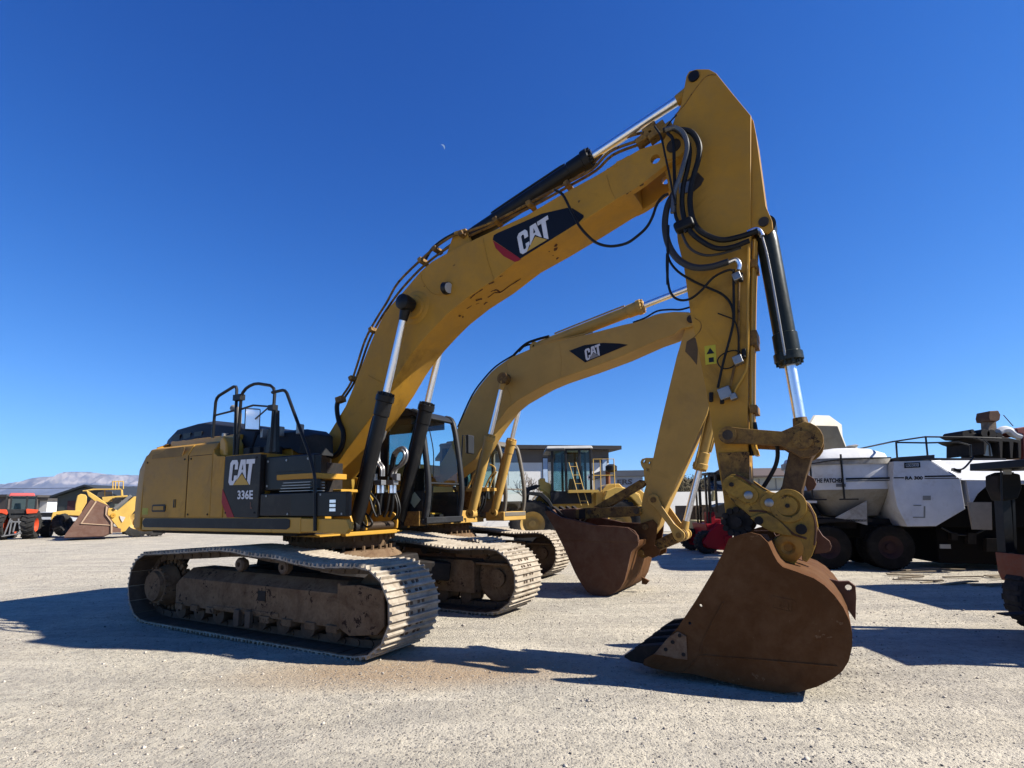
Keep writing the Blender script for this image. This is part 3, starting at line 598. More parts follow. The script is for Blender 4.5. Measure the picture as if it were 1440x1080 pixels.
# hose bundle between the two cylinders
hp = G(); hc = G(); hr = G()
for i, (pts, y) in enumerate((([(700, 300), (688, 380), (662, 450), (650, 560), (652, 650), (688, 710), (690, 790)], -.2), ([(735, 330), (715, 400), (680, 470), (668, 560), (672, 640), (712, 700), (714, 790)], -.15), ([(815, 560), (860, 515), (915, 500), (950, 545), (945, 620), (900, 680), (815, 730), (797, 800)], .05), ([(835, 590), (865, 540), (900, 530), (925, 560), (920, 610), (880, 670), (840, 740), (828, 800)], .1))):
    hp.tube([A.P(*p, y) for p in zz(440, 560, 7.2, pts)], .022, 8)
for x0, y in ((655, -.2), (700, -.15), (785, .05), (825, .1)):
    dx = random.uniform(-25, 10)
    hr.tube([A.P(*p, y) for p in zz(440, 560, 7.2, [(x0, 830), (x0-2, 900), (x0-15+dx*.3, 1000), (x0-30+dx, 1120), (x0-60+dx, 1200)])], .024, 8)
    a, b = A.P(440+x0/7.2, 560+880/7.2, y), A.P(440+(x0-1)/7.2, 560+960/7.2, y); hc.cyl(a, b, .03, n=10)
for pts, y in (([(545, 900), (600, 980), (660, 1060), (680, 1180)], -.35), ([(540, 940), (580, 1030), (610, 1130), (640, 1200)], -.3), ([(830, 930), (870, 1050), (880, 1150), (840, 1230)], .2), ([(820, 960), (850, 1060), (850, 1180), (800, 1240)], .15), ([(480, 1140), (560, 1190), (600, 1270), (540, 1300), (480, 1200)], -.4)):
    hr.tube([A.P(*p, y) for p in zz(440, 560, 7.2, pts)], .016, 8)
hr.tube([A.P(*p, .05) for p in zz(440, 560, 7.2, [(815, 560), (800, 620), (790, 700), (770, 790)])], .022, 8)
hr.tube([A.P(*p, .1) for p in zz(440, 560, 7.2, [(835, 590), (822, 660), (812, 730), (800, 800)])], .022, 8)
hp.build_each('hydraulic_pipe', STL, ex); hr.build_each('hydraulic_hose', RUB, ex); hc.build_each('hose_fitting', CHR, ex)
cc = G()
for x, y in ((680, -.18), (805, .07)): cc.obox(A.P(440+x/7.2, 560+855/7.2, y), (.07, 0, 0), (0, .05, 0), (0, 0, .035))
for x, y in ((612, -.2), (845, .08)): cc.obox(A.P(440+x/7.2, 560+800/7.2, y), (.045, 0, 0), (0, .04, 0), (0, 0, .05))
cc.build_each('pipe_clamp', STL, ex, bevel=.006)
cf = A.P(540, 655, -.4)
G().prism([(-.3, 1.3), (.5, 1.3), (.2, 2.0), (-.1, 2.05), (-.3, 1.9)], -.36, -.29).prism([(-.3, 1.3), (.5, 1.3), (.2, 2.0), (-.1, 2.05), (-.3, 1.9)], .29, .36).build_each('boom_bracket', YEL, ex, bevel=.01)
run('hydraulic_hose', zz(440, 560, 7.2, [(265, 5), (243, 90), (262, 230), (305, 330), (302, 460), (240, 570), (130, 600), (0, 585), (-60, 560)]), -.3, .035, RUB)
G().obox(A.P(479, 562, -.3), (.06, 0, .01), (0, .05, 0), (-.01, 0, .04)).build_each('pipe_clamp', YELD, bm_)
# ---- stick
YS = .185
stp = [(961, 128), (965, 107), (969, 100), (980, 97), (997, 97), (1007, 102.5), (1030, 131), (1056, 162.5), (1055.5, 325), (1054, 400), (1053, 470), (1052, 507), (1051, 618), (1054, 681), (1054, 715), (1050, 738), (1040, 748), (1028, 744), (1021, 730), (1016, 690), (1007.6, 642.6), (1001, 600), (995, 562), (980, 484), (971, 443), (961.7, 376), (953, 340), (949, 299), (940, 262), (934, 235), (931, 207), (936, 190), (945, 177.5), (949, 165), (957.5, 147.5)]
sk = G().prism(q(stp, -YS), -YS, YS).build('stick', YEL, ex, bevel=.008)
nose = [(1055, 165), (1060, 172), (1064, 192), (1077.5, 292), (1086, 312), (1087, 322), (1079, 329), (1066, 326), (1054, 330)]
for y in (-.15, .09): G().prism(q(nose, -.12), y, y+.06).build_each('cylinder_bracket', YEL, sk, bevel=.005)
NB = A.Q(1074, 312.5, -.15)
pin(sk, NB[0], NB[1], -.17, .17, .05)
G().tube([A.P(*p, -YS-.002) for p in zz(930, 80, 4, [(75, 330), (130, 270), (170, 210), (235, 125), (270, 103), (310, 100)])], .005, 6).tube([A.P(*p, -YS-.002) for p in zz(920, 340, 3.6, [(205, 385), (235, 410), (232, 450), (195, 490)])], .004, 6).build_each('weld_seam', YELD, sk)
pin(sk, SP[0], SP[1], -.21, .21, .06, BLK)
G().prism(q(zz(820, 80, 3.375, [(545, 548), (575, 580), (560, 610), (525, 640), (480, 650), (455, 648), (462, 605), (500, 580)]), -YS), -YS-.004, -YS-.001).build('boss_opening', PIN, sk, flat=True)
G().prism(q(zz(820, 80, 3.375, [(455, 600), (515, 590), (520, 640), (455, 650)]), -YS), -YS-.008, -YS-.005).build('boss_plate', STL, sk, flat=True)
# worn lower third of the stick carries bolted wear plates
G().prism(q(zz(990, 600, 5.4, [(110, 200), (345, 190), (345, 440), (330, 500), (160, 520), (140, 430)]), -YS), -YS-.012, -YS-.003).build('wear_plate', YELD, sk, bevel=.003)
# sunlit pipework on the stick's front face
pp = G(); xf = A.Q(1054, 450, -YS)[0]
for dy, dx in ((-.13, .03), (-.07, .04), (.0, .03), (.07, .035)):
    pp.tube([(A.Q(1055.5, 335, -YS)[0]+dx, dy, A.Q(1055, 335, -YS)[1]), (xf+dx, dy, 3.6), (A.Q(1051, 600, -YS)[0]+dx, dy, A.Q(1051, 600, -YS)[1]), (A.Q(1051, 618, -YS)[0]+dx+.03, dy, A.Q(1051, 640, -YS)[1])], .017, 8)
pp.build_each('steel_pipe', YELC, sk)
cl2 = G()
for py in (370, 470, 480, 575): 
    x, z = A.Q(1053.5, py, -YS); cl2.box(x, x+.07, -.17, .12, z-.04, z+.04)
cl2.build_each('pipe_clamp', YELD, sk, bevel=.004)
run('steel_pipe', zz(920, 340, 3.6, [(476, 20), (474, 300), (472, 600), (450, 680), (415, 740), (400, 780)]), -YS-.03, .013, YELC, sk)
run('steel_pipe', zz(920, 340, 3.6, [(428, 200), (428, 400), (427, 560), (405, 640), (385, 735)]), -YS-.03, .013, YELD, sk)
vb = G()
for x, y, w in ((420, 180, 10), (425, 600, 11), (360, 768, 15), (402, 785, 8)):
    c = A.P(920+x/3.6, 340+y/3.6, -YS-.05); vb.obox(c, (w/260, 0, w/900), (0, .05, 0), (-w/900, 0, w/260))
vb.build_each('valve_block', STL, sk, bevel=.008)
vv = G()
for x, y in ((440, 185), (345, 800), (290, 790), (455, 570)):
    c = A.P(920+x/3.6, 340+y/3.6, -YS-.04); vv.cyl(c-V((0, .03, .04)), c+V((0, .0, .05)), .022, n=10)
vv.build_each('hose_fitting', DARK, sk)
a = A.P(920+285/3.6, 340+572/3.6, -YS-.002); G().obox(a, (.055, 0, .0), (0, .002, 0), (0, 0, .1)).build('warning_sticker', mat('warning_yellow', (.65, .55, .05), .5), sk)
G().prism([(a.x-.04, a.z+.01), (a.x+.04, a.z+.01), (a.x, a.z+.075)], a.y-.004, a.y-.002).box(a.x-.02, a.x+.03, a.y-.004, a.y-.002, a.z-.08, a.z-.03).build_each('warning_symbol', BLK, sk, flat=True)
# ---- hoses round the boom nose
K5 = lambda pts: zz(820, 80, 3.375, pts); K6 = lambda pts: zz(920, 340, 3.6, pts)
run('hydraulic_hose', K5([(380, 350), (420, 340), (470, 365), (503, 430), (497, 520), (474, 620), (470, 710), (488, 790), (530, 850), (620, 905), (700, 905), (790, 872)]), -.36, .027, RUB, sk)
run('hydraulic_hose', K5([(390, 345), (440, 337), (480, 370), (493, 440), (465, 550), (432, 650), (425, 740)]), -.40, .026, mat('grey_hose', (.10, .10, .10), .2, spec=.6), sk)
run('hydraulic_hose', K5([(440, 345), (510, 355), (548, 410), (548, 480), (520, 580), (507, 680), (520, 770), (560, 830), (650, 868), (740, 855), (830, 825)]), -.34, .03, RUB, sk)
run('hydraulic_hose', K5([(400, 360), (428, 400), (432, 520), (436, 640), (440, 760), (490, 830)]), -.38, .018, RUB, sk)
run('hydraulic_hose', K5([(430, 650), (400, 710), (388, 800), (405, 890), (450, 960), (520, 997), (600, 998), (690, 972)]), -.33, .036, mat('worn_grey_hose', (.05, .05, .055), .4), sk)
run('hydraulic_hose', K5([(455, 800), (500, 900), (570, 940), (650, 935), (750, 905)]), -.32, .014, mat('worn_grey_hose', (), 0), sk)
run('hydraulic_hose', K5([(340, 330), (370, 380), (390, 470), (410, 560), (425, 640), (440, 700)]), -.42, .011, RUB, sk)
run('hydraulic_hose', K5([(400, 600), (405, 800), (402, 950), (400, 1080)])[1:]+K6([(65, 60), (65, 150), (80, 250), (120, 292), (180, 290), (240, 245), (300, 180), (370, 145), (400, 145)]), -.36, .013, RUB, sk)
run('hydraulic_hose', K6([(65, 20), (75, 90), (120, 150), (200, 200), (290, 240), (350, 270), (390, 320), (402, 390), (385, 480), (350, 610), (322, 740)]), -.24, .013, RUB, sk)
run('hydraulic_hose', K6([(402, 140), (402, 250), (403, 330), (404, 400)]), -.25, .013, RUB, sk)
run('electric_cable', K6([(440, 560), (400, 550), (345, 570), (320, 605), (345, 640), (395, 633), (422, 590), (428, 500), (418, 430), (403, 395), (370, 380), (322, 362)]), -.23, .007, RUB, sk)
run('electric_cable', zz(540, 180, 4, [(960, 348), (1005, 375), (1050, 460), (1095, 545), (1145, 605), (1200, 648), (1275, 665), (1360, 650), (1420, 612), (1476, 560), (1510, 500), (1535, 430), (1570, 385), (1600, 370)]), -.42, .016, RUB, sk)
run('electric_cable', K5([(395, 335), (420, 300), (445, 275)]), -.3, .008, RUB, sk)
G().obox(A.P(820+480/3.375, 80+800/3.375, -.36), (.10, 0, .02), (0, .06, 0), (-.015, 0, .055)).build('hose_guard', RUB, sk, bevel=.03)
fb = G()
for x, y in ((290, 395), (345, 375), (395, 350), (360, 345), (320, 350)): 
    c = A.P(820+x/3.375, 80+y/3.375, -.2); fb.obox(c, (.075, 0, .03), (0, .07, 0), (-.014, 0, .035))
fb.build_each('pipe_flange', YELD, bm_, bevel=.01)
run('steel_pipe', K5([(780, 835), (815, 820), (835, 825), (850, 850)]), -.28, .025, CHR, sk)
run('steel_pipe', K5([(690, 975), (725, 962), (742, 985), (738, 1010)]), -.28, .022, CHR, sk)
# ---- bucket cylinder and linkage
LK = A.Q(1129, 618.7, -.3); ID = A.Q(1024, 612, -.3)
LKc = A.Q(1128, 617, -.3)
bg = A.Q(1110, 512, 0)
hyd(ex, 'bucket_cylinder', NB, bg, LK, .105, .055, mat('green_black_paint', (.025, .032, .028), .3, dirt=(.1, .1, .08), scale=2), 0, eyemat=YELD, line=False)
run('steel_pipe', [(1071, 330), (1080, 365), (1092, 430), (1104, 500)], -.14, .012, STL, sk)
dist = math.hypot(LK[0]-ID[0], LK[1]-ID[1])
def bar(a, b, ra, rb, w):
    ax, az = a; bx, bz = b; dx, dz = bx-ax, bz-az; L = math.hypot(dx, dz); ux, uz = dx/L, dz/L; nx, nz = -uz, ux
    l1 = [(ax+nx*ra*math.cos(t)-ux*ra*math.sin(t), az+nz*ra*math.cos(t)-uz*ra*math.sin(t)) for t in [i*math.pi/10 for i in range(11)]]
    l2 = [(bx-nx*rb*math.cos(t)+ux*rb*math.sin(t), bz-nz*rb*math.cos(t)+uz*rb*math.sin(t)) for t in [i*math.pi/10 for i in range(11)]]
    m = lambda t, k: (ax+dx*t+nx*k, az+dz*t+nz*k)
    return l1+[m(.22, -w), m(.72, -w*.9)]+l2+[m(.72, w*.9), m(.22, w)]
for y0, y1 in ((-.32, -.25), (.25, .32)):
    G().prism(bar(ID, LK, .085, .17, .075), y0, y1).build('link_arm', YELD, ex, bevel=.008)
pin(ex, ID[0], ID[1], -.34, .34, .05); pin(ex, LK[0], LK[1], -.34, .34, .06, YELD)
for p in (ID, LK): G().annulus((p[0], -.32, p[1]), (0, -1, 0), [(.05, 0), (.085, 0), (.085, .022), (.05, .022)], 24).build_each('pin_boss', YELD, ex)
DE = A.Q(1108, 712, -.12)
G().prism(bar(LK, DE, .15, .13, .1), -.16, .16).build('bucket_link', mat('greasy_brown_paint', (.20, .12, .05), .6, dirt=(.06, .035, .02), amt=.9, scale=6, dents=.008, stain=.7), ex, bevel=.015)
run('hydraulic_hose', zz(990, 600, 5.4, [(545, 100), (560, 200), (545, 290), (500, 380), (450, 460)]), -.1, .02, RUB, ex)
run('hydraulic_hose', zz(990, 600, 5.4, [(375, -30), (385, 40), (365, 120), (360, 220)]), -.1, .03, RUB, ex)
# ---- quick coupler
K = lambda pts: q(zz(990, 600, 5.4, pts), -.31)
out = [(160, 430), (170, 385), (210, 360), (270, 362), (330, 400), (400, 450), (470, 490), (560, 508), (640, 500), (720, 530), (790, 590), (840, 680), (860, 780), (850, 900), (820, 980), (780, 1030), (745, 1015), (740, 960), (715, 900), (690, 840), (600, 822), (500, 795), (410, 740), (350, 680), (300, 635), (240, 590), (185, 530)]
YELM = mat('greasy_yellow_paint', (.50, .285, .045), .5, dirt=(.16, .09, .035), amt=.55, scale=3.5, dents=.008, speck=(.05, .025, .012), speck_at=.68, stain=.7)
cp = G().prism(K(out), -.31, -.25).prism(K(out), .25, .31).build_each('coupler_frame', YELM, ex, bevel=.008)
G().prism(K([(300, 560), (560, 540), (700, 560), (800, 700), (820, 900), (780, 960), (700, 860), (450, 740), (330, 640)]), -.25, .25).build('coupler_body', RUSTD, cp)
cv = G().prism(capsule(*K([(212, 442), (342, 520)]), .085, .085), -.335, -.31).prism(capsule(*K([(500, 577), (632, 600)]), .085, .09), -.335, -.31)
cv.annulus((K([(640, 600)])[0][0], -.31, K([(640, 600)])[0][1]), (0, -1, 0), [(.1, 0), (.155, 0), (.155, .03), (.1, .03)], 28)
cv.build_each('pin_cover', YELM, cp, bevel=.006)
G().prism(K([(350, 690), (420, 660), (480, 655), (560, 700), (640, 780), (680, 830), (600, 822), (500, 790), (410, 740)]), -.345, -.313).build('latch_plate', YELM, cp, bevel=.008)
bo = G()
for x, y, r in ((213, 440, .022), (635, 600, .02), (420, 713, .04), (740, 778, .048)): 
    (X, Z), = K([(x, y)]); bo.cyl((X, -.36, Z), (X, -.3, Z), r, n=12)
bo.build_each('pin_hole', DARK, cp)
for x, y in ((340, 520), (497, 578)):
    (X, Z), = K([(x, y)]); G().annulus((X, -.335, Z), (0, -1, 0), [(0.001, 0), (.04, 0), (.04, .012), (.025, .02), (.001, .02)], 12).build('bolt_head', STL, cp)
wl_ = G()
for pts in ([(470, 655), (560, 710), (640, 780), (690, 820), (780, 850)], [(345, 640), (420, 640), (480, 650)], [(745, 545), (800, 610), (840, 700), (850, 800), (840, 900)], [(240, 365), (300, 390), (360, 440)]):
    wl_.tube([(x, -.312, z) for x, z in K(pts)], .011, 6)
wl_.build_each('wear_line', RUSTD, cp)
(X, Z), = K([(245, 725)])
cog = G().cyl((X, -.26, Z), (X, .26, Z), .13, n=24)
for k in range(12):
    a = 2*math.pi*k/12; cog.cyl((X+.12*math.cos(a), -.29, Z+.12*math.sin(a)), (X+.12*math.cos(a), -.24, Z+.12*math.sin(a)), .03, n=8)
cog.cyl((X, -.31, Z), (X, -.25, Z), .05).build('pin_retainer', DARK, cp)
(BX, BZ), = K([(640, 920)])
G().prism(K([(560, 830), (690, 830), (722, 920), (712, 1010), (680, 1062), (610, 1045), (560, 1005), (540, 930), (520, 860)]), -.28, -.2).prism(K([(560, 830), (690, 830), (722, 920), (712, 1010), (680, 1062), (610, 1045), (560, 1005), (540, 930), (520, 860)]), .2, .28).build_each('bucket_hanger', YELM, cp, bevel=.01)
G().annulus((BX, -.28, BZ), (0, -1, 0), [(.04, 0), (.125, 0), (.125, .03), (.1, .045), (.06, .045), (.04, .03)], 28).cyl((BX, -.3, BZ), (BX, .3, BZ), .045).build('bucket_pin', mat('orange_worn_paint', (.55, .26, .04), .5, dirt=(.25, .12, .04), amt=.5, scale=5), cp)
G().prism(K([(855, 770), (900, 840), (955, 885), (970, 925), (960, 960), (925, 975), (830, 985), (850, 900)]), -.06, .0).build('lifting_eye', RUSTD, cp, bevel=.006)
G().prism(K([(780, 355), (830, 385), (850, 430), (830, 470), (780, 490), (760, 440)]), -.03, .03).build('lifting_lug', RUSTD, cp, bevel=.006)
# ---- bucket
KB = lambda pts: q(zz(870, 740, 4.114, pts), -.75)
prof = [(640, 70), (700, 50), (765, 36), (820, 50), (865, 95), (895, 160), (920, 205), (950, 235), (1030, 262), (1130, 300), (1190, 340), (1250, 400), (1300, 470), (1335, 545), (1352, 620), (1350, 700), (1330, 780), (1295, 835), (1240, 880), (1150, 925), (1050, 955), (950, 962), (800, 938), (600, 893), (430, 852), (300, 842), (200, 820), (145, 800), (150, 770), (210, 735), (290, 640), (340, 590), (400, 500), (450, 425), (500, 340), (560, 240), (600, 160)]
P_ = KB(prof)
hh = [circ(*KB([c])[0], .014, 10) for c in ((476, 458), (413, 559))]
bkt = thing; 
skin = P_[4:26]
# shell plate set just inside the side plates' outline
bk = G().shell([(x, z) for x, z in skin], -.035, -.73, .73).build('bucket', RUST, ex, ang=50)
for a, b in ((-.765, -.73), (.73, .765)): G().prism(P_, a, b, holes=hh).build('side_plate', RUST, bk)
lipb = KB([(300, 842), (145, 805), (150, 780), (215, 765), (330, 790)])
G().prism(lipb, -.73, .73).build('cutting_edge', RUSTD, bk, bevel=.01)
wp_ = KB([(290, 640), (345, 605), (395, 632), (402, 770), (330, 762), (260, 745), (205, 740)])
G().prism(wp_, -.782, -.765).build('side_cutter', mat('pitted_rusty_steel', (.17, .085, .045), .75, dirt=(.3, .2, .12), amt=.8, scale=6, dents=.02), bk, bevel=.008)
cbz = G()
for p in ((317, 666), (278, 708), (380, 737), (358, 628)): X, Z = KB([p])[0]; cbz.cyl((X, -.788, Z), (X, -.78, Z), .018, n=8)
cbz.build_each('cutter_bolt', DARK, bk)
sm = G()
for pts in ([(620, 755), (800, 768), (1000, 785), (1265, 808)], [(605, 440), (530, 580), (480, 690), (470, 745), (380, 840)], [(620, 755), (520, 745), (470, 745)]):
    sm.tube([(x, -.767, z) for x, z in KB(pts)], .008, 6)
sm.build_each('weld_seam', RUST, bk)
G().prism(KB([(890, 400), (1010, 425), (1030, 440), (1022, 510), (1000, 508), (885, 478), (875, 462), (878, 408)]), -.769, -.764, holes=[KB([(900, 416), (1012, 440), (1004, 494), (894, 466)])]).build('cast_emblem', RUST, bk)
e0, e1, e2 = (V((x, -.765, z)) for x, z in KB([(920, 468), (1005, 492), (926, 418)]))
badge(lambda u, v, dd: tuple(e0+(e1-e0)*u+(e2-e0)*v-V((0, dd, 0))), 0, .005, RUST, RUST, bk)
earp = q([(1160, 812), (1180, 817), (1194, 817), (1203, 824), (1204, 840), (1203, 872)], 0.0)
G().prism(earp, -.03, .03, holes=[circ(*A.Q(1193, 826, 0), .028, 10)]).build('lifting_eye', RUSTD, bk, bevel=.004)
gus = G()
for y in (-.33, .3): gus.prism(KB([(600, 150), (700, 60), (830, 60), (930, 220), (700, 240)]), y, y+.035)
gus.build_each('hanger_plate', RUSTD, bk)
for k in range(5):
    y = -.66+k*.33
    T = KB([(20, 757), (110, 700), (250, 690), (360, 760), (330, 800), (150, 805), (60, 790), (20, 768)])
    t = G().prism(T, y-.07, y+.07)
    vs = t.v; xm = min(p[0] for p in vs)
    t.v = [(p[0], y+(p[1]-y)*(.45+.55*min(1, (p[0]-xm)/.3)), p[2]) for p in vs]
    t.build('bucket_tooth', mat('black_worn_steel', (.03, .024, .02), .8, 0., dirt=(.12, .08, .06), amt=.4), bk, bevel=.01)
# ================================================================ EXCAVATOR 2 (parked beyond the first)
_o = A.world((-1.25, 4.0, 0)); B = Frame(_o.x, _o.y, YAW)
ex2 = thing('crawler_excavator', 'smaller faded yellow excavator parked behind the front one with its bucket curled under', 'excavator', (_o.x, _o.y, 0), -YAW, 'excavators parked side by side')
for s in (-1, 1): track(ex2, s)
carbody(ex2)
pl = G().box(-2.6, .85, -1.4, 1.4, 1.265, 1.46).box(.4, .95, -.75, .5, 1.2, 1.3)
for y in (-.58, -.32, .32, .58): pl.prism([(.4, 1.25), (.86, 1.25), (.87, 1.36), (.8, 1.48), (.4, 1.42)], y-.02, y+.02)
pl.build('platform', YELB, ex2, bevel=.012)
G().loft([[(x, y, z) for x, y, z in cwsec(z0, i_)] for z0, i_ in ((1.24, .06), (1.3, 0), (2.1, 0), (2.35, .08), (2.45, .3))]).build('counterweight', YELB, ex2, bevel=.02, ang=50)
G().loft([bodysec(-2.765, 2.4), bodysec(-.7, 2.4)]).build('engine_door', YELB, ex2, bevel=.012)
G().box(-.7, 1.0, -1.4, -.74, 1.46, 1.95).build('tool_box', YELB, ex2, bevel=.02)
G().box(-2.7, .3, -1.2, .45, 2.2, 2.45).build('engine_hood', YELB, ex2, bevel=.03)
G().box(-2.6, -.7, .45, 1.42, 1.46, 2.35).build('side_door', YELB, ex2, bevel=.02)
cab(ex2, mat('grey_cab_paint', (.19, .165, .13), .5, dirt=(.3, .25, .18), amt=.4), YELB, x0=-.3, x1=1.45, z1=3.0, older=True)
G().box(1.02, 1.5, .46, 1.48, 1.22, 1.42).build('step_box', YELB, ex2, bevel=.02)
G().box(.1, .9, .4, .5, 1.45, 1.9).build('cab_skirt', YELD, ex2, bevel=.02)
qB = lambda pts, y: q(pts, y, B)
YB2 = .26
up = zz(640, 400, 4.235, [(-25, 960), (8, 870), (40, 800), (70, 735), (100, 670), (140, 610), (180, 560), (215, 520), (250, 490), (300, 455), (340, 430), (480, 370), (600, 340), (700, 317), (850, 280), (1000, 240), (1060, 228), (1130, 205), (1180, 183), (1220, 172), (1300, 162), (1390, 164), (1425, 180), (1440, 205)])
lo = zz(640, 400, 4.235, [(1435, 235), (1400, 252), (1350, 262), (1300, 300), (1200, 335), (1000, 425), (800, 500), (620, 562), (530, 600), (450, 645), (370, 692), (310, 742), (230, 850), (180, 930), (120, 1040)])
bb = G().prism(qB(up, -YB2)+qB(lo, -YB2)+[(.1, 1.9), (.02, 1.68), (-.14, 1.66), (-.2, 1.8)], -YB2, YB2).build('boom', YELB, ex2, bevel=.01)
T2 = B.Q(972, 449, -YB2)
pin(bb, T2[0], T2[1], -.3, .3, .07)
bd = G().prism(qB(zz(640, 400, 4.235, [(680, 396), (775, 465), (1030, 360), (980, 352), (880, 348), (770, 362)]), -YB2), -.268, -.261).build('badge_panel', NAVY, bb, flat=True)
bl, br, tl = (B.P(*p, -.269) for p in zz(640, 400, 4.235, [(780, 455), (872, 420), (770, 388)]))
badge(lambda u, v, dd: tuple(bl+(br-bl)*u+(tl-bl)*v-V((0, dd, 0))), 0, .003, WHT, mat('grey_decal', (.4, .38, .36), .5), bd)
G().tube([B.P(*p, -YB2-.002) for p in zz(640, 400, 4.235, [(620, 350), (632, 450), (628, 555)])], .004, 6).tube([B.P(*p, -YB2-.002) for p in zz(640, 400, 4.235, [(305, 460), (308, 540), (290, 620)])], .004, 6).tube([B.P(*p, -YB2-.002) for p in zz(640, 400, 4.235, [(300, 600), (330, 700), (230, 850)])], .004, 6).build_each('weld_seam', YELB, bb)
# stick cylinder
hyd(ex2, 'stick_cylinder', B.Q(754, 489, 0), B.Q(905, 432, 0), B.Q(992, 396, 0), .115, .06, YELB, 0)
run('hydraulic_hose', zz(640, 400, 4.235, [(300, 480), (360, 410), (420, 355), (480, 330), (560, 308)]), -.1, .028, RUB, bb, F=B)
run('hydraulic_hose', zz(640, 400, 4.235, [(380, 400), (410, 370), (450, 358), (490, 368)]), -.05, .02, RUB, bb, F=B)
run('steel_pipe', zz(640, 400, 4.235, [(460, 378), (560, 348), (680, 318), (820, 282)]), -.2, .018, YELB, bb, F=B)
run('steel_pipe', zz(640, 400, 4.235, [(1060, 226), (1130, 200), (1200, 160), (1270, 150), (1340, 150), (1400, 135)]), -.1, .018, BLKH, bb, F=B)
run('steel_pipe', zz(640, 400, 4.235, [(15, 850), (100, 662), (180, 552), (250, 482), (345, 422)]), -.2, .018, BLKH, bb, F=B)
C2, G2, R2 = B.Q(663, 722, -.45), B.Q(682, 610, -.45), B.Q(708.5, 532.5, -.45)
for s in (-1, 1):
    c = hyd(ex2, 'boom_cylinder', C2, G2, R2, .092, .05, YELB, s*.45, eye=.1)
    G().rings([((R2[0], s*.36, R2[1]), .12), ((R2[0], s*.52, R2[1]), .12)], 20).build('pin_cap', YELD, c)
G().cyl((R2[0], -.5, R2[1]), (R2[0], .5, R2[1]), .055).build('pivot_pin', DARK, bb)
hp = G(); hr = G()
for pts, y in (([(90, 420), (130, 330), (165, 280), (190, 300), (185, 350), (165, 400), (150, 430)], -.2), ([(120, 400), (160, 290), (175, 340), (150, 400)], -.15), ([(205, 430), (235, 360), (275, 300), (265, 275), (240, 262)], .1), ([(235, 430), (255, 370), (285, 310)], .15)):
    hp.tube([B.P(*p, y) for p in zz(640, 600, 4.91, pts)], .02, 8)
for pts, y in (([(140, 450), (130, 520), (125, 590)], -.2), ([(155, 450), (148, 530), (138, 600)], -.15), ([(195, 450), (185, 530), (150, 600)], .1), ([(215, 450), (200, 540), (160, 610)], .15)):
    hr.tube([B.P(*p, y) for p in zz(640, 600, 4.91, pts)], .022, 8)
hp.build_each('hydraulic_pipe', YELB, ex2); hr.build_each('hydraulic_hose', BLKH, ex2)
cc = G()
for x, y in ((110, -.3), (150, -.18), (205, .1), (255, .3)): cc.obox(B.P(640+x/4.91, 600+435/4.91, y), (.09, 0, 0), (0, .05, 0), (0, 0, .035))
cc.build_each('pipe_clamp', YELB, ex2, bevel=.006)
for y in (-.33, .29): G().prism([(-.3, 1.3), (.6, 1.3), (.2, 2.0), (-.1, 2.0), (-.3, 1.9)], y, y+.05).build('boom_bracket', YELB, ex2, bevel=.01)
# stick
YS2 = .18
st2 = [(958, 480), (966, 452), (975, 425), (985, 400), (1000, 388), (1014, 392), (1022, 420), (1018, 470), (1012, 510), (994, 583), (972, 632), (950, 681), (934, 716), (926, 740), (917, 752), (906, 752), (901, 742), (900, 722), (904, 698), (916, 655), (928, 600), (941, 545), (952, 500)]
sk2 = G().prism(qB(st2, -YS2), -YS2, YS2).build('stick', YELB, ex2, bevel=.008)
G().prism(qB(zz(640, 400, 4.235, [(1370, 400), (1380, 340), (1420, 315), (1450, 330), (1440, 480), (1400, 430)]), -YS2), -YS2-.006, -YS2-.002).build('wear_plate', mat('worn_dark_patch', (.16, .11, .06), .6, dirt=(.08, .05, .03)), sk2, flat=True)
NB2 = B.Q(1022, 512, 0); LK2 = B.Q(958, 752, -.1); ID2 = B.Q(919.5, 703, -.25); BP2 = B.Q(908, 741, -.25); BL2 = B.Q(905, 776, -.12)
hyd(ex2, 'bucket_cylinder', NB2, B.Q(981, 660, 0), LK2, .1, .055, YELB, 0)
run('steel_pipe', [(1018, 500), (1000, 560), (985, 620), (978, 655)], -.14, .012, YELB, ex2, F=B)
for y0, y1 in ((-.28, -.23), (.23, .28)): G().prism(bar(ID2, LK2, .1, .1, .055), y0, y1).build('link_arm', YELB, ex2, bevel=.008)
G().prism(bar(LK2, BL2, .1, .11, .1), -.14, .14).build('bucket_link', YELD, ex2, bevel=.012)
for p in (ID2, LK2, BP2, BL2): pin(ex2, p[0], p[1], -.3, .3, .05, YELD)
# bucket
zk = lambda pts: B_(zz(760, 620, 4.696, pts))
B_ = lambda pts: qB(pts, -.72)
prof2 = [(50, 500), (30, 465), (65, 462), (140, 505), (230, 520), (370, 556), (480, 560), (580, 572), (620, 592), (645, 625), (652, 660), (646, 690), (620, 712), (600, 735), (588, 790), (575, 850), (555, 925), (530, 970), (490, 1005), (440, 1025), (390, 1030), (350, 1020), (310, 995), (275, 950), (230, 870), (190, 780), (150, 690), (100, 590)]
P2 = zk(prof2)
bk2 = G().shell(P2[10:26], -.035, -.70, .70).build('bucket', RUST, ex2, ang=50)
for a, b in ((-.735, -.70), (.70, .735)): G().prism(P2, a, b).build('side_plate', RUSTD, bk2)
G().shell(P2[24:28]+[P2[0], P2[1]], -.05, -.70, .70).build('cutting_edge', RUSTD, bk2)
for y in (-.735, .70): G().prism(zk([(140, 505), (370, 556), (580, 572), (645, 625), (650, 668), (400, 665), (160, 655), (110, 590)]), y-.02, y+.015+.02).build('side_cutter', RUSTD, bk2, bevel=.006)
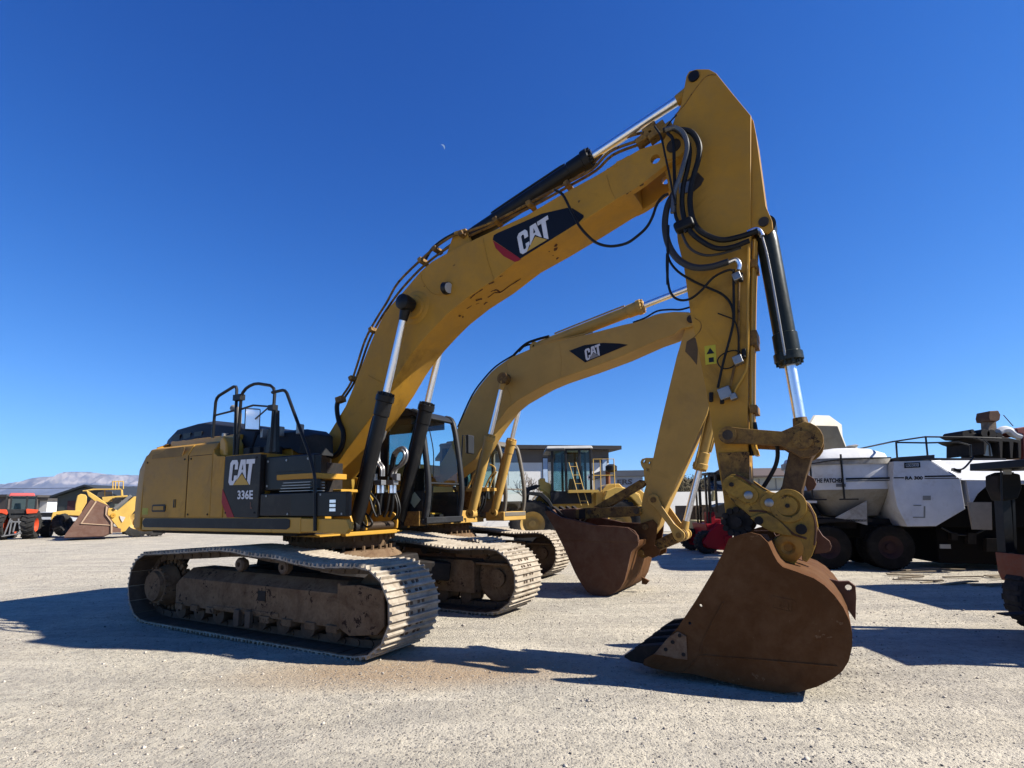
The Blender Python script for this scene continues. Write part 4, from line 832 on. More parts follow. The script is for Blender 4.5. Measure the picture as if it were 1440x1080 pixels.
for y in (-.25, .2): G().prism(zk([(520, 600), (600, 555), (690, 525), (720, 560), (715, 620), (700, 700), (740, 730), (735, 770), (690, 790), (640, 770), (590, 740), (560, 680)]), y, y+.05).build('hanger_plate', RUST, bk2, bevel=.006)
G().prism(zk([(590, 930), (640, 960), (620, 985), (590, 980)]), -.03, .03).build('lifting_eye', RUST, bk2)
for k in range(5):
    y = -.62+k*.31
    G().prism(zk([(95, 560), (60, 540), (20, 440), (28, 432), (75, 470), (130, 520)]), y-.06, y+.06).build('bucket_tooth', mat('black_worn_steel', (), 0), bk2, bevel=.008)
# rear-view mirror on a long stalk
G().prism(zz(0, 0, 1, [(0, 0)])*0 or [(-.2, 3.055), (-.15, 3.1), (.8, 3.1), (.95, 3.055)], .6, 1.35).build('roof_cap', YELD, ex2, bevel=.01)

# hydraulic thumb folded down over the bucket mouth
zt2 = lambda pts, y: qB(zz(760, 620, 4.696, pts), y)
th = G().prism(zt2([(235, 452), (290, 443), (640, 433), (662, 445), (668, 468), (650, 492), (620, 498), (400, 510), (250, 516), (225, 485)], -.3), -.33, -.23).prism(zt2([(235, 452), (290, 443), (640, 433), (662, 445), (668, 468), (650, 492), (620, 498), (400, 510), (250, 516), (225, 485)], -.3), .2, .3).build_each('thumb_arm', YELD, ex2, bevel=.01)
G().prism(zt2([(70, 488), (110, 462), (170, 448), (245, 446), (245, 516), (130, 520), (75, 515)], -.3), -.33, .3).build('thumb_tip', RUSTD, ex2, bevel=.02)
for y in (-.33, .29): G().prism(zt2([(260, 455), (300, 450), (300, 512), (260, 515)], -.3), y-.012, y+.052).build('wear_patch', DARK, ex2)
pin(ex2, *zt2([(640, 464)], -.3)[0], -.38, .34, .05, PIN)
pin(ex2, *zt2([(330, 468)], -.3)[0], -.36, .32, .04, PIN)
G().prism(zt2([(355, 436), (660, 258), (690, 262), (700, 285), (680, 305), (460, 436), (400, 440)], -.1), -.16, -.02).build('thumb_strut', YELD, ex2, bevel=.012)
br_ = zt2([(662, 140), (672, 120), (700, 112), (765, 113), (778, 150), (740, 300), (715, 300), (690, 270), (684, 190), (668, 165)], -.15)
hl = [circ(*zt2([c], -.15)[0], r, 10) for c, r in (((690, 137), .035), ((724, 147), .03), ((710, 192), .03))]
G().prism(br_, -.17, -.12, holes=hl).prism(br_, .05, .1, holes=hl).build_each('thumb_bracket', YELB, ex2)
# ================================================================ the yard behind
WP = lambda pts, Y: [(lambda p: (p.x, p.z))(wat(a, b, Y)) for a, b in pts]       # photo outline taken off at world depth Y
def X1(px, Y, py=700): return wat(px, py, Y).x
def Z1(py, Y, px=720): return max(0.0, wat(px, py, Y).z)
def wheel(root, c, R, w, ax=(0, 1, 0), rim=None, tread=26, name='tyre', r_in=.52, lug=.03, chev=False, mt=None):
    c, a = V(c), V(ax).normalized(); h = w/2
    g = G().annulus(c, a, [(R*r_in, -h*.8), (R*.82, -h), (R*.95, -h*.92), (R-lug*.6, -h*.7), (R-lug*.6, h*.7), (R*.95, h*.92), (R*.82, h), (R*r_in, h*.8)], 40)
    u = V((0, 0, 1)); e1 = a.cross(u).normalized(); e2 = a.cross(e1).normalized()
    for k in range(tread):
        for sd in ((-1, 1) if chev else (0,)):
            t = 2*math.pi*(k+(.25 if sd > 0 else 0))/tread; er = e1*math.cos(t)+e2*math.sin(t); et = -e1*math.sin(t)+e2*math.cos(t)
            if sd: d = (a*sd*h*.5+et*sd*0-et*R*.07).normalized(); g.obox(c+a*sd*h*.45+er*(R-lug*.4), d*h*.58, er.cross(d)*R*.02*1.2, er*lug)
            else: g.obox(c+er*(R-lug*.4), a*h*.82, et*R*math.pi/tread*.55, er*lug*.9)
    ty = g.build(name, mt or TYRE, root)
    rm = rim or YELL
    G().annulus(c, a, [(.02, -h*.15), (R*.3, -h*.2), (R*.42, -h*.6), (R*r_in, -h*.78), (R*(r_in+.02), -h*.7), (R*(r_in+.02), h*.7), (R*r_in, h*.78), (R*.42, h*.6), (R*.3, h*.2), (.02, h*.15)], 32).cyl(c-a*h*.5, c+a*h*.5, R*.16).build('rim', rm, ty)
    return ty
RIM = mat('yellow_rim', (.62, .4, .12), .5, dirt=(.35, .22, .1), amt=.5)
# ---------------------------------------------------------------- wheel loader behind the second excavator
Y0 = 20.0
wl = thing('wheel_loader', 'yellow wheel loader with glazed cab standing between the second excavator and the long building', 'wheel loader', (X1(800, Y0), Y0+1, 0))
def W(g, name, m, par=wl, **k):
    o = g.build(name, m, par, **k)
    if par is wl: o.location = -V(wl.location)
    return o
k20 = lambda pts, Y=Y0: WP(zz(640, 600, 4.91, pts), Y)
k21 = lambda pts, Y=Y0: WP(zz(760, 620, 4.696, pts), Y)
base = -V(wl.location)
R_ = .86
for px, yy in ((748, Y0+.35), (748, Y0+2.3), (868, Y0+.35), (868, Y0+2.3)):
    t = wheel(wl, (X1(px, yy), yy, R_), R_, .62, rim=RIM); t.location = base
W(G().prism(k20([(600, 455), (640, 440), (700, 470), (700, 640), (600, 660), (560, 600), (560, 500)]), Y0+.8, Y0+1.9), 'front_frame', YELL, bevel=.03)
W(G().prism(k20([(590, 350), (628, 350), (632, 375), (660, 385), (690, 430), (695, 560), (665, 560), (660, 470), (620, 440), (590, 430)]), Y0+.7, Y0+.85).prism(k20([(590, 350), (628, 350), (632, 375), (660, 385), (690, 430), (695, 560), (665, 560), (660, 470), (620, 440), (590, 430)]), Y0+1.8, Y0+1.95), 'lift_tower', YELL, bevel=.02)
W(G().prism(k20([(480, 420), (560, 395), (600, 400), (560, 430), (490, 445)]), Y0+.7, Y0+.85).prism(k20([(450, 600), (480, 430), (520, 440), (500, 620)]), Y0+.7, Y0+.85), 'lift_arm', BLKH, bevel=.02)
fx = k20([(480, 480), (520, 448), (600, 455), (650, 500), (690, 570), (700, 600), (685, 600), (640, 525), (590, 480), (520, 470)])
W(G().prism(fx, Y0, Y0+.75), 'fender', BLKH, bevel=.02)
W(G().prism(k20([(640, 430), (790, 450), (1300, 420), (1360, 470), (1350, 620), (700, 620)]), Y0+.75, Y0+2.0), 'rear_frame', YELL, bevel=.03)
W(G().prism(k21([(380, 330), (410, 335), (440, 300), (470, 280), (540, 278), (560, 300), (640, 330), (680, 350), (690, 440), (380, 440)]), Y0+.5, Y0+2.2), 'engine_cover', YELL, bevel=.04)
W(G().prism(k21([(420, 385), (440, 330), (500, 305), (590, 315), (650, 360), (680, 420), (650, 425), (600, 370), (540, 345), (490, 350), (460, 400)]), Y0, Y0+.6), 'rear_fender', YELL, bevel=.02)
c0, c1 = Y0+.55, Y0+2.1; zb, zt = Z1(692, Y0), Z1(631, Y0)
xa, xm, xb, xc = X1(774, Y0), X1(799, Y0), X1(819, Y0), X1(835, Y0)
cg = G()
for x in (xa+.12, xm, xb, xc):
    for y in (c0, c1): cg.beam((x, y, zb), (x+(.02 if x < xm else 0), y, zt), .09, .09, (0, 1, 0))
cg.box(xa+.05, xc, c0, c1, zb-.45, zb+.02)
for z in (zt,):
    for y in (c0, c1): cg.beam((xa+.1, y, z), (xc, y, z), .09, .09)
wc = W(cg, 'cab', BLKH, bevel=.01)
G().box(xa-.1, xc+.1, c0-.1, c1+.1, zt+.02, zt+.13, .05).build('cab_roof', mat('white_roof_paint', (.75, .72, .66), .5), wc, bevel=.03)
G().box(xa-.12, xm-.02, c0-.12, c1+.12, zt-.06, zt+.05, .03).build('sun_visor', BLKH, wc, bevel=.02)
GLS2 = glass('blue_green_glass', (.6, .76, .8), .12)
for x0, x1, y in ((xa+.1, xm, c0), (xm, xb, c0), (xb, xc, c0), (xa+.1, xm, c1), (xm, xb, c1), (xb, xc, c1)): G().box(x0+.04, x1-.04, y, y+.01, zb+.05, zt-.05).build('side_window', GLS2, wc)
G().box(xa+.08, xa+.09, c0+.05, c1-.05, zb+.05, zt-.05).build('windscreen', GLS2, wc)
G().box(xm+.15, xm+.6, c0+.5, c0+1.05, zb, zb+.5, .05).box(xm+.6, xm+.72, c0+.5, c0+1.05, zb+.1, zb+1.0, .03).build('operator_seat', BLKH, wc, bevel=.02)
lc = wat(830, 671, c0-.03); G().cyl((lc.x, c0-.03, lc.z), (lc.x, c0-.015, lc.z), .12, n=24).build('round_decal', WHT, wc)
G().prism([(lc.x-.07, lc.z-.02), (lc.x-.03, lc.z+.05), (lc.x, lc.z), (lc.x+.05, lc.z+.06), (lc.x+.06, lc.z), (lc.x+.02, lc.z-.06), (lc.x-.03, lc.z-.05)], c0-.036, c0-.031).build('decal_mark', BLK, wc, flat=True)
rl = G()
def ladder(p, q_, n, w=.26):
    p, q_ = V(p), V(q_)
    for s in (0, w): rl.tube([p+V((s, 0, 0)), q_+V((s, 0, 0))], .015, 6, False)
    for i in range(n): a = p+(q_-p)*(i+.5)/n; rl.tube([a, a+V((w, 0, 0))], .012, 6, False)
ladder((X1(818, Y0), Y0+.2, Z1(712, Y0)), (X1(803, Y0), Y0+.45, Z1(650, Y0)), 5)
zr = Z1(646, Y0); zq = Z1(693, Y0)
rl.tube([(X1(838, Y0), Y0+.4, zq), (X1(838, Y0), Y0+.4, zr), (X1(868, Y0), Y0+.4, zr), (X1(868, Y0), Y0+.4, zq)], .022, 6, False)
rl.tube([(X1(838, Y0), Y0+.4, (zr+zq)/2), (X1(868, Y0), Y0+.4, (zr+zq)/2)], .018, 6, False)
rl.tube([(X1(848, Y0), Y0+.4, zq), (X1(848, Y0), Y0+.4, zr)], .018, 6, False)
o = rl.build_each('handrail', YELL, wl)
for ch in wl.children:
    if ch.name.startswith('handrail'): ch.location = base
W(G().box(X1(800, Y0), X1(842, Y0), Y0+.1, Y0+.55, Z1(694, Y0), Z1(690, Y0)), 'step_platform', YELL)
W(G().cyl((X1(864, Y0), Y0+1.2, Z1(690, Y0)), (X1(864, Y0), Y0+1.2, Z1(660, Y0)), .09), 'exhaust_pipe', mat('rusty_exhaust', (.3, .12, .06), .7))
W(G().rings([((X1(868, Y0), Y0+1.0, Z1(664, Y0)), .12), ((X1(868, Y0), Y0+1.0, Z1(661, Y0)), .22), ((X1(868, Y0), Y0+1.0, Z1(655, Y0)), .22), ((X1(868, Y0), Y0+1.0, Z1(652, Y0)), .1)], 20), 'air_cleaner', BLKH)
# ---------------------------------------------------------------- buildings along the back
def bld(name, label, cat, x0, x1, y0, y1, h, wallm, roofm, over=.6, th=.35, extra=None, group=None):
    r = thing(name, label, cat, ((x0+x1)/2, y0, 0), 0, group); L_ = -V(r.location)
    w_ = G().box(x0, x1, y0, y1, 0, h).build('wall', wallm, r); w_.location = L_
    rf = G().box(x0-over, x1+over, y0-over, y1+over, h+.003, h+th).build('roof', roofm, r); rf.location = L_
    return r, L_, w_
STUC = mat('white_stucco', (.95, .92, .86), .9, dirt=(.75, .7, .6), amt=.3, scale=.4)
STUG = mat('grey_brown_stucco', (.20, .17, .145), .9, scale=.4)
yb = 40.
zt_ = Z1(633, yb); r, L_, w_ = bld('long_building', 'long single-storey building with flat dark roof behind the wheel loader', 'building', X1(640, yb), X1(864, yb), yb, yb+10, zt_, STUC, mat('dark_roof_edge', (.05, .045, .045), .7), over=.75, th=.28)
G().box(X1(640, yb)+.01, X1(864, yb)+.005, yb-.02, yb+9, Z1(651, yb), zt_-.01).build('upper_wall_band', STUG, r).location = L_
r.rotation_euler = (0, 0, .2)
for px in (768, 857):
    f_ = G().box(X1(px-4, yb), X1(px+4, yb), yb-.06, yb-.025, Z1(682, yb), Z1(644, yb)).build('window', BLKH, r); f_.location = L_
    G().box(X1(px-3.3, yb), X1(px+3.3, yb), yb-.07, yb-.062, Z1(681, yb), Z1(645, yb)).build('window_pane', mat('pale_blue_glass', (.5, .62, .78), .1), f_)
# sign board building
yb = 34.
sg, L_, w_ = bld('low_shop', 'low pale shop with faded brown lettering just right of the wheel loader', 'building', X1(852, yb), X1(905, yb), yb, yb+5, Z1(672, yb), mat('pale_grey_wall', (.6, .62, .66), .8, scale=.5), mat('slate_roof', (.16, .17, .19), .8, scale=.6), over=.3, th=.35)
g = G(); a, b, c = (wat(*p, yb-.03) for p in ((868, 682), (889, 681), (868, 674.5)))
text_geo(g, 'ERS', lambda u, v, d: tuple(a+(b-a)*u+(c-a)*v), .01, .03); o = g.build('shop_lettering', mat('faded_brown_letters', (.2, .17, .15), .7), sg, flat=True); o.location = L_
# garden wall
yb = 31.
gx_ = X1(1010, yb); gw = G().box(X1(895, yb)-gx_, X1(1140, yb)-gx_, 0, .25, 0, Z1(692, yb, 950)).build('boundary_wall', STUC); gw.location = (gx_, yb, 0); gw.rotation_euler = (0, 0, .22)
tag(gw, 'plain white boundary wall running behind the red forklift', 'wall')
cr = thing('scrap_container', 'dark brown steel container in front of the white wall beside the red forklift', 'container', (X1(990, 26), 26, 0))
o = G().box(X1(966, 26), X1(1040, 26), 26, 28, .12, Z1(711, 26, 990)).build('container_body', mat('dark_brown_steel', (.09, .06, .04), .8, dirt=(.16, .11, .07)), cr, bevel=.02); o.location = -V(cr.location)
rb_ = G()
for k in range(9): x = X1(967, 26)+k*.3; rb_.box(x, x+.08, 25.95, 26, .2, Z1(711, 26, 990)-.05)
rb_.build('container_rib', mat('dark_brown_steel', (), 0), cr).location = -V(cr.location)
def gable(name, label, px0, px1, pyb, pyr, pye, yb, dep, wallm, roofm, ridge='x'):
    x0, x1 = X1(px0, yb), X1(px1, yb); ze, zr = Z1(pye, yb, (px0+px1)/2), Z1(pyr, yb, (px0+px1)/2)
    r = thing(name, label, 'building', ((x0+x1)/2, yb, 0)); L_ = -V(r.location)
    w = G()
    if ridge == 'x':
        w.box(x0, x1, yb, yb+dep, 0, ze); rf = G().add([(x0-.3, yb-.3, ze), (x1+.3, yb-.3, ze), (x1+.3, yb+dep/2, zr), (x0-.3, yb+dep/2, zr), (x0-.3, yb+dep+.3, ze), (x1+.3, yb+dep+.3, ze), (x0-.3, yb-.3, ze+.12), (x1+.3, yb-.3, ze+.12), (x1+.3, yb+dep/2, zr+.12), (x0-.3, yb+dep/2, zr+.12), (x0-.3, yb+dep+.3, ze+.12), (x1+.3, yb+dep+.3, ze+.12)], [(0, 1, 2, 3), (3, 2, 5, 4), (7, 6, 9, 8), (8, 9, 10, 11), (0, 6, 7, 1), (4, 5, 11, 10), (1, 7, 8, 2), (2, 8, 11, 5), (0, 3, 9, 6), (3, 4, 10, 9)])
    else:
        xm = (x0+x1)/2; w.prism([(x0, 0), (x1, 0), (x1, ze), (xm, zr-.05), (x0, ze)], yb, yb+dep)
        rf = G().prism([(x0-.5, ze-.1), (xm, zr), (x1+.5, ze-.1), (x1+.5, ze+.1), (xm, zr+.2), (x0-.5, ze+.1)], yb-.5, yb+dep+.5)
    w.build('wall', wallm, r).location = L_; rf.build('roof', roofm, r).location = L_; return r, L_, x0, x1, ze, zr
MR = mat('grey_metal_roof', (.13, .13, .14), .6, scale=.5)
r, L_, x0, x1, ze, zr = gable('tin_roof_house', 'house with grey ribbed metal roof behind the white wall', 980, 1048, 0, 672, 690, 42, 9, STUC, MR)
st_ = G()
for k in range(5):
    t = (k+.5)/5; st_.box(x0-.3, x1+.3, 42-.3+4.8*t-.03, 42-.3+4.8*t+.03, ze+.12+(zr-ze)*t, ze+.18+(zr-ze)*t)
st_.build('roof_rib', MR, r).location = L_
r, L_, x0, x1, ze, zr = gable('brown_roof_house', 'cream house with brown roof seen between the stick and the bucket link', 1056, 1150, 0, 655, 671, 38, 9, mat('cream_wall', (.6, .57, .45), .85, scale=.5), mat('brown_roof', (.16, .12, .1), .8, scale=.5))
pn = G()
for k in range(4): pn.box(x0+.6+k*1.15, x0+.66+k*1.15, 38-.04, 38, .3, ze-.1)
pn.box(x0, x1, 38-.05, 38, ze-.9, ze-.82).build('wall_trim', mat('grey_trim', (.3, .3, .28), .7), r).location = L_
# bare shrubs and trees against the sky
def bare_tree(name, label, px, pyt, Yb, wd, leafy, seed, col):
    rr = random.Random(seed); x = X1(px, Yb); H = Z1(pyt, Yb, px); r = thing(name, label, 'tree', (x, Yb, 0)); g = G(); lf = G()
    def br(p, d, L, rad, lv):
        e = p+d*L; g.tube([p, p+d*L*.5+V((rr.uniform(-.1, .1), rr.uniform(-.1, .1), 0))*L*.4, e], rad, 5, True, 3)
        if lv == 0 or L < .18:
            if leafy:
                for _ in range(leafy):
                    c = e+V((rr.gauss(0, .22), rr.gauss(0, .22), rr.gauss(0, .2))); a = V((rr.gauss(0, 1), rr.gauss(0, 1), rr.gauss(0, 1))).normalized(); b = a.orthogonal().normalized(); s = rr.uniform(.05, .1)
                    lf.add([c-a*s, c+b*s*.5, c+a*s, c-b*s*.5], [(0, 1, 2, 3)])
            return
        for _ in range(rr.choice((3, 4)) if lv > 1 else 3):
            nd = (d+V((rr.gauss(0, .5)*wd, rr.gauss(0, .5), rr.uniform(-.1, .45)))).normalized(); br(p+d*L*rr.uniform(.6, 1), nd, L*rr.uniform(.6, .8), rad*.6, lv-1)
    br(V((0, 0, -.05)), V((0, 0, 1)), H*.32, .05+.012*H, 4)
    g.build('trunk', mat('grey_bark', (.2, .16, .12), .9), r)
    if lf.v: lf.build('crown', mat('dry_foliage_'+name, col, .8, var=.5, scale=6), r, flat=True)
bare_tree('shrub_tree', 'dark olive shrub tree left of the rod of the second excavator bucket cylinder', 962, 648, 34, 1.1, 26, 4, (.11, .09, .05))
bare_tree('shrub_tree', 'smaller olive shrub close to the white boundary wall', 974, 662, 33, 1.0, 26, 9, (.11, .09, .05))
bare_tree('bare_tree', 'leafless tree with thin twigs against the sky right of the long building', 893, 655, 38, 1.2, 0, 11, (.1, .1, .1))
bare_tree('bare_tree', 'leafless tree rising in front of the left end of the long building', 742, 640, 37, .9, 0, 15, (.1, .1, .1))
# ---------------------------------------------------------------- red forklift
Yf = 17.3
fl = thing('forklift', 'red forklift with black mast seen between the two excavators buckets', 'forklift', (X1(1000, Yf), Yf, 0)); Lf = -V(fl.location)
REDP = mat('red_machine_paint', (.42, .015, .03), .4, dirt=(.2, .03, .03), amt=.3)
kf = lambda pts, Y=Yf: WP(zz(900, 620, 6, pts), Y)
def FL(g, n, m, **k): o = g.build(n, m, fl, **k); o.location = Lf; return o
wx = X1(984, Yf)
for y in (Yf-.1, Yf+1.3): wheel(fl, (wx+.12, y+.1, .34), .34, .34, rim=REDP, tread=18).location = Lf
for y in (Yf-.1, Yf+1.3): wheel(fl, (wx+1.9, y+.1, .34), .34, .3, rim=REDP, tread=18).location = Lf
FL(G().prism(kf([(510, 860), (560, 770), (640, 700), (720, 700), (740, 900), (690, 920), (560, 900)]), Yf-.2, Yf+.05).prism(kf([(560, 700), (760, 700), (800, 920), (600, 900)]), Yf+.05, Yf+1.4), 'chassis', REDP, bevel=.02)
FL(G().prism(kf([(568, 600), (640, 600), (645, 660), (690, 660), (700, 880), (570, 880)]), Yf+.1, Yf+.3), 'side_cover', REDP, bevel=.015)
FL(G().prism(kf([(690, 800), (755, 795), (750, 880), (700, 905)]), Yf-.25, Yf-.02), 'step', REDP, bevel=.01)
FL(G().prism(kf([(640, 560), (760, 520), (780, 640), (650, 660)]), Yf+.3, Yf+1.0), 'engine_cover', BLKH, bevel=.03)
ms = G()
for y in (Yf+.1, Yf+1.0):
    for x in (540, 565): ms.beam((kf([(x, 0)])[0][0], y, Z1(757, Yf)), (kf([(x, 0)])[0][0], y, Z1(687, Yf)), .05, .05, (1, 0, 0))
    for x in (572, 625): ms.beam((kf([(x, 0)])[0][0], y, Z1(725, Yf)), (kf([(x, 0)])[0][0], y, Z1(669, Yf)), .06, .06, (1, 0, 0))
    ms.beam((kf([(572, 0)])[0][0], y, Z1(669, Yf)), (kf([(700, 0)])[0][0], y, Z1(669, Yf)), .06, .06)
for z in (669, 690, 715): ms.beam((kf([(572, 0)])[0][0], Yf+.1, Z1(z, Yf)), (kf([(572, 0)])[0][0], Yf+1.0, Z1(z, Yf)), .06, .06)
FL(ms, 'mast', BLK)
FL(G().prism(kf([(660, 420), (680, 420), (690, 500), (650, 510)]), Yf+.4, Yf+.6), 'gas_bottle', mat('pale_yellow_paint', (.7, .6, .3), .5), bevel=.02)
yc_ = thing('battery_crate', 'cream slatted crate behind the front wheel of the red forklift', 'crate', (X1(988, 18.5), 18.5, 0))
kc = lambda pts: WP(zz(900, 620, 6, pts), 18.5)
G().prism(kc([(475, 672), (575, 672), (575, 830), (475, 830)]), 18.5, 19.3).build('crate_body', mat('cream_crate', (.62, .55, .3), .7), yc_, bevel=.01).location = -V(yc_.location)
sl = G()
for k in range(5): x = kc([(490+k*17, 0)])[0][0]; sl.box(x, x+.03, 18.48, 18.5, Z1(742, 18.5), Z1(736, 18.5))
sl.build('crate_slot', DARK, yc_).location = -V(yc_.location)
# ---------------------------------------------------------------- patcher truck
Yp = 12.6
pt = thing('patcher_truck', 'white truck with a round tarp-covered hopper and boxy cabinet parked at the right', 'truck', (X1(1260, Yp), Yp+1.2, 0)); Lp = -V(pt.location)
kp = lambda pts, Y=Yp: WP(zz(1110, 560, 3.857, pts), Y)
WP_ = mat('weathered_white_paint', (.88, .88, .88), .5, dirt=(.5, .42, .32), amt=.3, scale=2.2, speck=(.2, .13, .09), speck_at=.8)
WPD = mat('dusty_white_steel', (.5, .48, .44), .7, dirt=(.2, .15, .1), amt=.6, scale=2)
TARP = mat('white_tarp', (.85, .84, .82), .7, dents=.03, scale=1.5)
def PT(g, n, m, par=None, **k):
    o = g.build(n, m, par or pt, **k)
    if par is None: o.location = Lp
    return o
# hopper: rounded drum shape tapering to a chute
def hop(z, xl, xr, yn, yf, n=8):
    p = []; cx, cy = (xl+xr)/2, (yn+yf)/2; a, b = (xr-xl)/2, (yf-yn)/2
    for i in range(28):
        t = 2*math.pi*i/28; c, s_ = math.cos(t), math.sin(t); e = .42
        p.append((cx+a*math.copysign(abs(c)**e, c), cy+b*math.copysign(abs(s_)**e, s_), z))
    return p
zz_ = lambda y: kp([(400, y)])[0][1]; xx_ = lambda x: kp([(x, 400)])[0][0]
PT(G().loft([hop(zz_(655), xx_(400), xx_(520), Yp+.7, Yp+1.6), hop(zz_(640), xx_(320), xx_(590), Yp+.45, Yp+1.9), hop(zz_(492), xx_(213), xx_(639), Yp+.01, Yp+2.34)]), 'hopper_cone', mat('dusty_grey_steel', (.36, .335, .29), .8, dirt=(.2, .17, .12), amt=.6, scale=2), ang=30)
hpz = PT(G().loft([hop(zz_(493), xx_(212), xx_(640), Yp, Yp+2.35), hop(zz_(345), xx_(185), xx_(640), Yp, Yp+2.4)]), 'hopper', WP_, ang=30)
G().loft([hop(zz_(355), xx_(176), xx_(645), Yp-.04, Yp+2.44), hop(zz_(320), xx_(176), xx_(645), Yp-.04, Yp+2.44)]).build('hopper_rim', WPD, hpz)
G().loft([hop(zz_(322), xx_(186), xx_(635), Yp, Yp+2.4), hop(zz_(295), xx_(195), xx_(630), Yp+.1, Yp+2.3), hop(zz_(262), xx_(300), xx_(580), Yp+.5, Yp+1.9), hop(zz_(248), xx_(400), xx_(520), Yp+.9, Yp+1.5)]).build('tarp_cover', TARP, hpz, ang=60)
g = G()
for x in (190, 350): g.tube([(xx_(x), Yp-.05, zz_(545)), (xx_(x), Yp-.06, zz_(300))], .022, 6, False).tube([(xx_(x-25), Yp-.05, zz_(547)), (xx_(x+70), Yp-.05, zz_(547))], .018, 6, False)
g.tube([(xx_(185), Yp-.06, zz_(350)), (xx_(340), Yp-.07, zz_(330)), (xx_(600), Yp-.06, zz_(325))], .016, 6).build_each('tie_down_strap', BLK, hpz)
st2_ = G().box(xx_(370), xx_(612), Yp-.012, Yp-.004, zz_(440), zz_(430)).box(xx_(370), xx_(612), Yp-.012, Yp-.004, zz_(449), zz_(445))
st2_.build_each('stripe', NAVY, hpz, flat=True)
g = G(); a, b, c = (wat(*p, Yp-.012) for p in zz(1110, 560, 3.857, [(212, 456), (366, 456), (212, 431)]))
text_geo(g, 'THE PATCHER', lambda u, v, d: tuple(a+(b-a)*u+(c-a)*v), .0, .045); g.build('lettering', NAVY, hpz, flat=True)
G().box(xx_(318), xx_(366), Yp-.014, Yp-.006, zz_(478), zz_(461)).build('small_plate', mat('grey_plate', (.2, .2, .2), .5), hpz)
PT(G().prism(kp([(490, 555), (495, 690), (400, 660), (330, 650)]), Yp+.1, Yp+.13), 'chute_plate', WPD)
PT(G().rings([((xx_(535), Yp+1.2, zz_(262)), .12), ((xx_(535), Yp+1.2, zz_(240)), .1), ((xx_(530), Yp+1.2, zz_(232)), .16), ((xx_(530), Yp+1.2, zz_(225)), .1)], 12), 'vent_cap', WPD)
# RA 300 cabinet
kq = lambda pts: kp(pts, Yp-.152)
cabp = kq([(622, 342), (795, 338), (945, 442), (970, 600), (832, 692), (692, 695), (642, 590), (616, 460)])
cbn = PT(G().prism(cabp, Yp-.15, Yp+2.3), 'burner_cabinet', WP_, bevel=.012)
q1 = [(945, 443), (1290, 450), (1290, 500), (1060, 470), (1040, 480), (965, 570)]
G().prism(kp([(790, 345), (1420, 345), (1420, 450), (945, 450)]), Yp+.72, Yp+2.3).prism(kp([(945, 446), (1420, 452), (1420, 470), (1050, 470), (1000, 520), (968, 585)]), Yp-.13, Yp+2.2).build('engine_cabinet', WP_, cbn, bevel=.01)
SLP = G().add([wat(1110+800/3.857, 560+340/3.857, Yp+.7), wat(1110+1420/3.857, 560+345/3.857, Yp+.7), wat(1110+1420/3.857, 560+452/3.857, Yp-.14), wat(1110+950/3.857, 560+445/3.857, Yp-.14), wat(1110+800/3.857, 560+340/3.857, Yp-.14)], [(0, 1, 2, 3), (0, 3, 4)])
SLP.build('sloped_hood', WP_, cbn, flat=True)
G().prism(kq([(770, 585), (778, 585), (778, 648), (718, 648), (718, 642), (770, 642)]), Yp-.156, Yp-.151).prism(kq([(720, 578), (758, 578), (758, 583), (720, 583)]), Yp-.156, Yp-.151).prism(kq([(765, 528), (803, 528), (803, 552), (765, 552)]), Yp-.16, Yp-.151).build_each('access_flap', mat('grey_trim', (), 0), cbn)
G().prism(kq([(672, 350), (748, 348), (750, 376), (673, 379)]), Yp-.165, Yp-.151, holes=[kq([(678, 355), (743, 353), (744, 371), (679, 374)])]).build('maker_plate', NAVY, cbn)
g = G(); a, b, c = (wat(*p, Yp-.158) for p in zz(1110, 560, 3.857, [(683, 371), (738, 370), (683, 357)])); text_geo(g, 'ROSCO', lambda u, v, d: tuple(a+(b-a)*u+(c-a)*v), .0, .03); g.build('maker_lettering', NAVY, cbn, flat=True)
g = G(); a, b, c = (wat(*p, Yp-.158) for p in zz(1110, 560, 3.857, [(678, 442), (764, 442), (678, 423)])); text_geo(g, 'RA 300', lambda u, v, d: tuple(a+(b-a)*u+(c-a)*v), .0, .045); g.build('model_lettering', NAVY, cbn, flat=True)
G().prism(kq([(772, 421), (915, 419), (924, 427), (772, 429)]), Yp-.156, Yp-.151).prism(kq([(772, 434), (932, 434), (936, 438), (772, 438)]), Yp-.156, Yp-.151).prism(kq([(622, 428), (672, 428), (672, 434), (622, 434)]), Yp-.156, Yp-.151).build_each('stripe', NAVY, cbn, flat=True)
# walkway and rails
g = G().prism(kp([(620, 322), (790, 312), (790, 335), (622, 343)]), Yp-.17, Yp+2.3).prism(kp([(790, 312), (1250, 322), (1250, 341), (790, 335)]), Yp+.69, Yp+2.3); PT(g, 'walkway', mat('dark_grey_steel', (.05, .05, .055), .6), bevel=.006)
g = G()
for pts in ([(612, 235), (770, 212), (1000, 220), (1130, 228)], [(630, 240), (780, 245), (930, 243), (985, 260)], [(628, 238), (634, 322)], [(772, 214), (782, 312)], [(985, 255), (990, 320)], [(1000, 222), (1050, 235), (1075, 262), (1080, 320)]):
    g.tube([wat(*p, Yp-.1) for p in zz(1110, 560, 3.857, pts)], .02, 6, False)
g.tube([wat(*zz(1110, 560, 3.857, [(612, 235)])[0], Yp-.1), wat(*zz(1110, 560, 3.857, [(612, 235)])[0], Yp-.1)+V((0, 2, 0)), wat(*zz(1110, 560, 3.857, [(628, 322)])[0], Yp-.1)+V((0, 2, 0))], .02, 6, False)
for ob in [g.build_each('handrail', BLK, pt)]: pass
for ch in pt.children:
    if ch.name.startswith('handrail'): ch.location = Lp
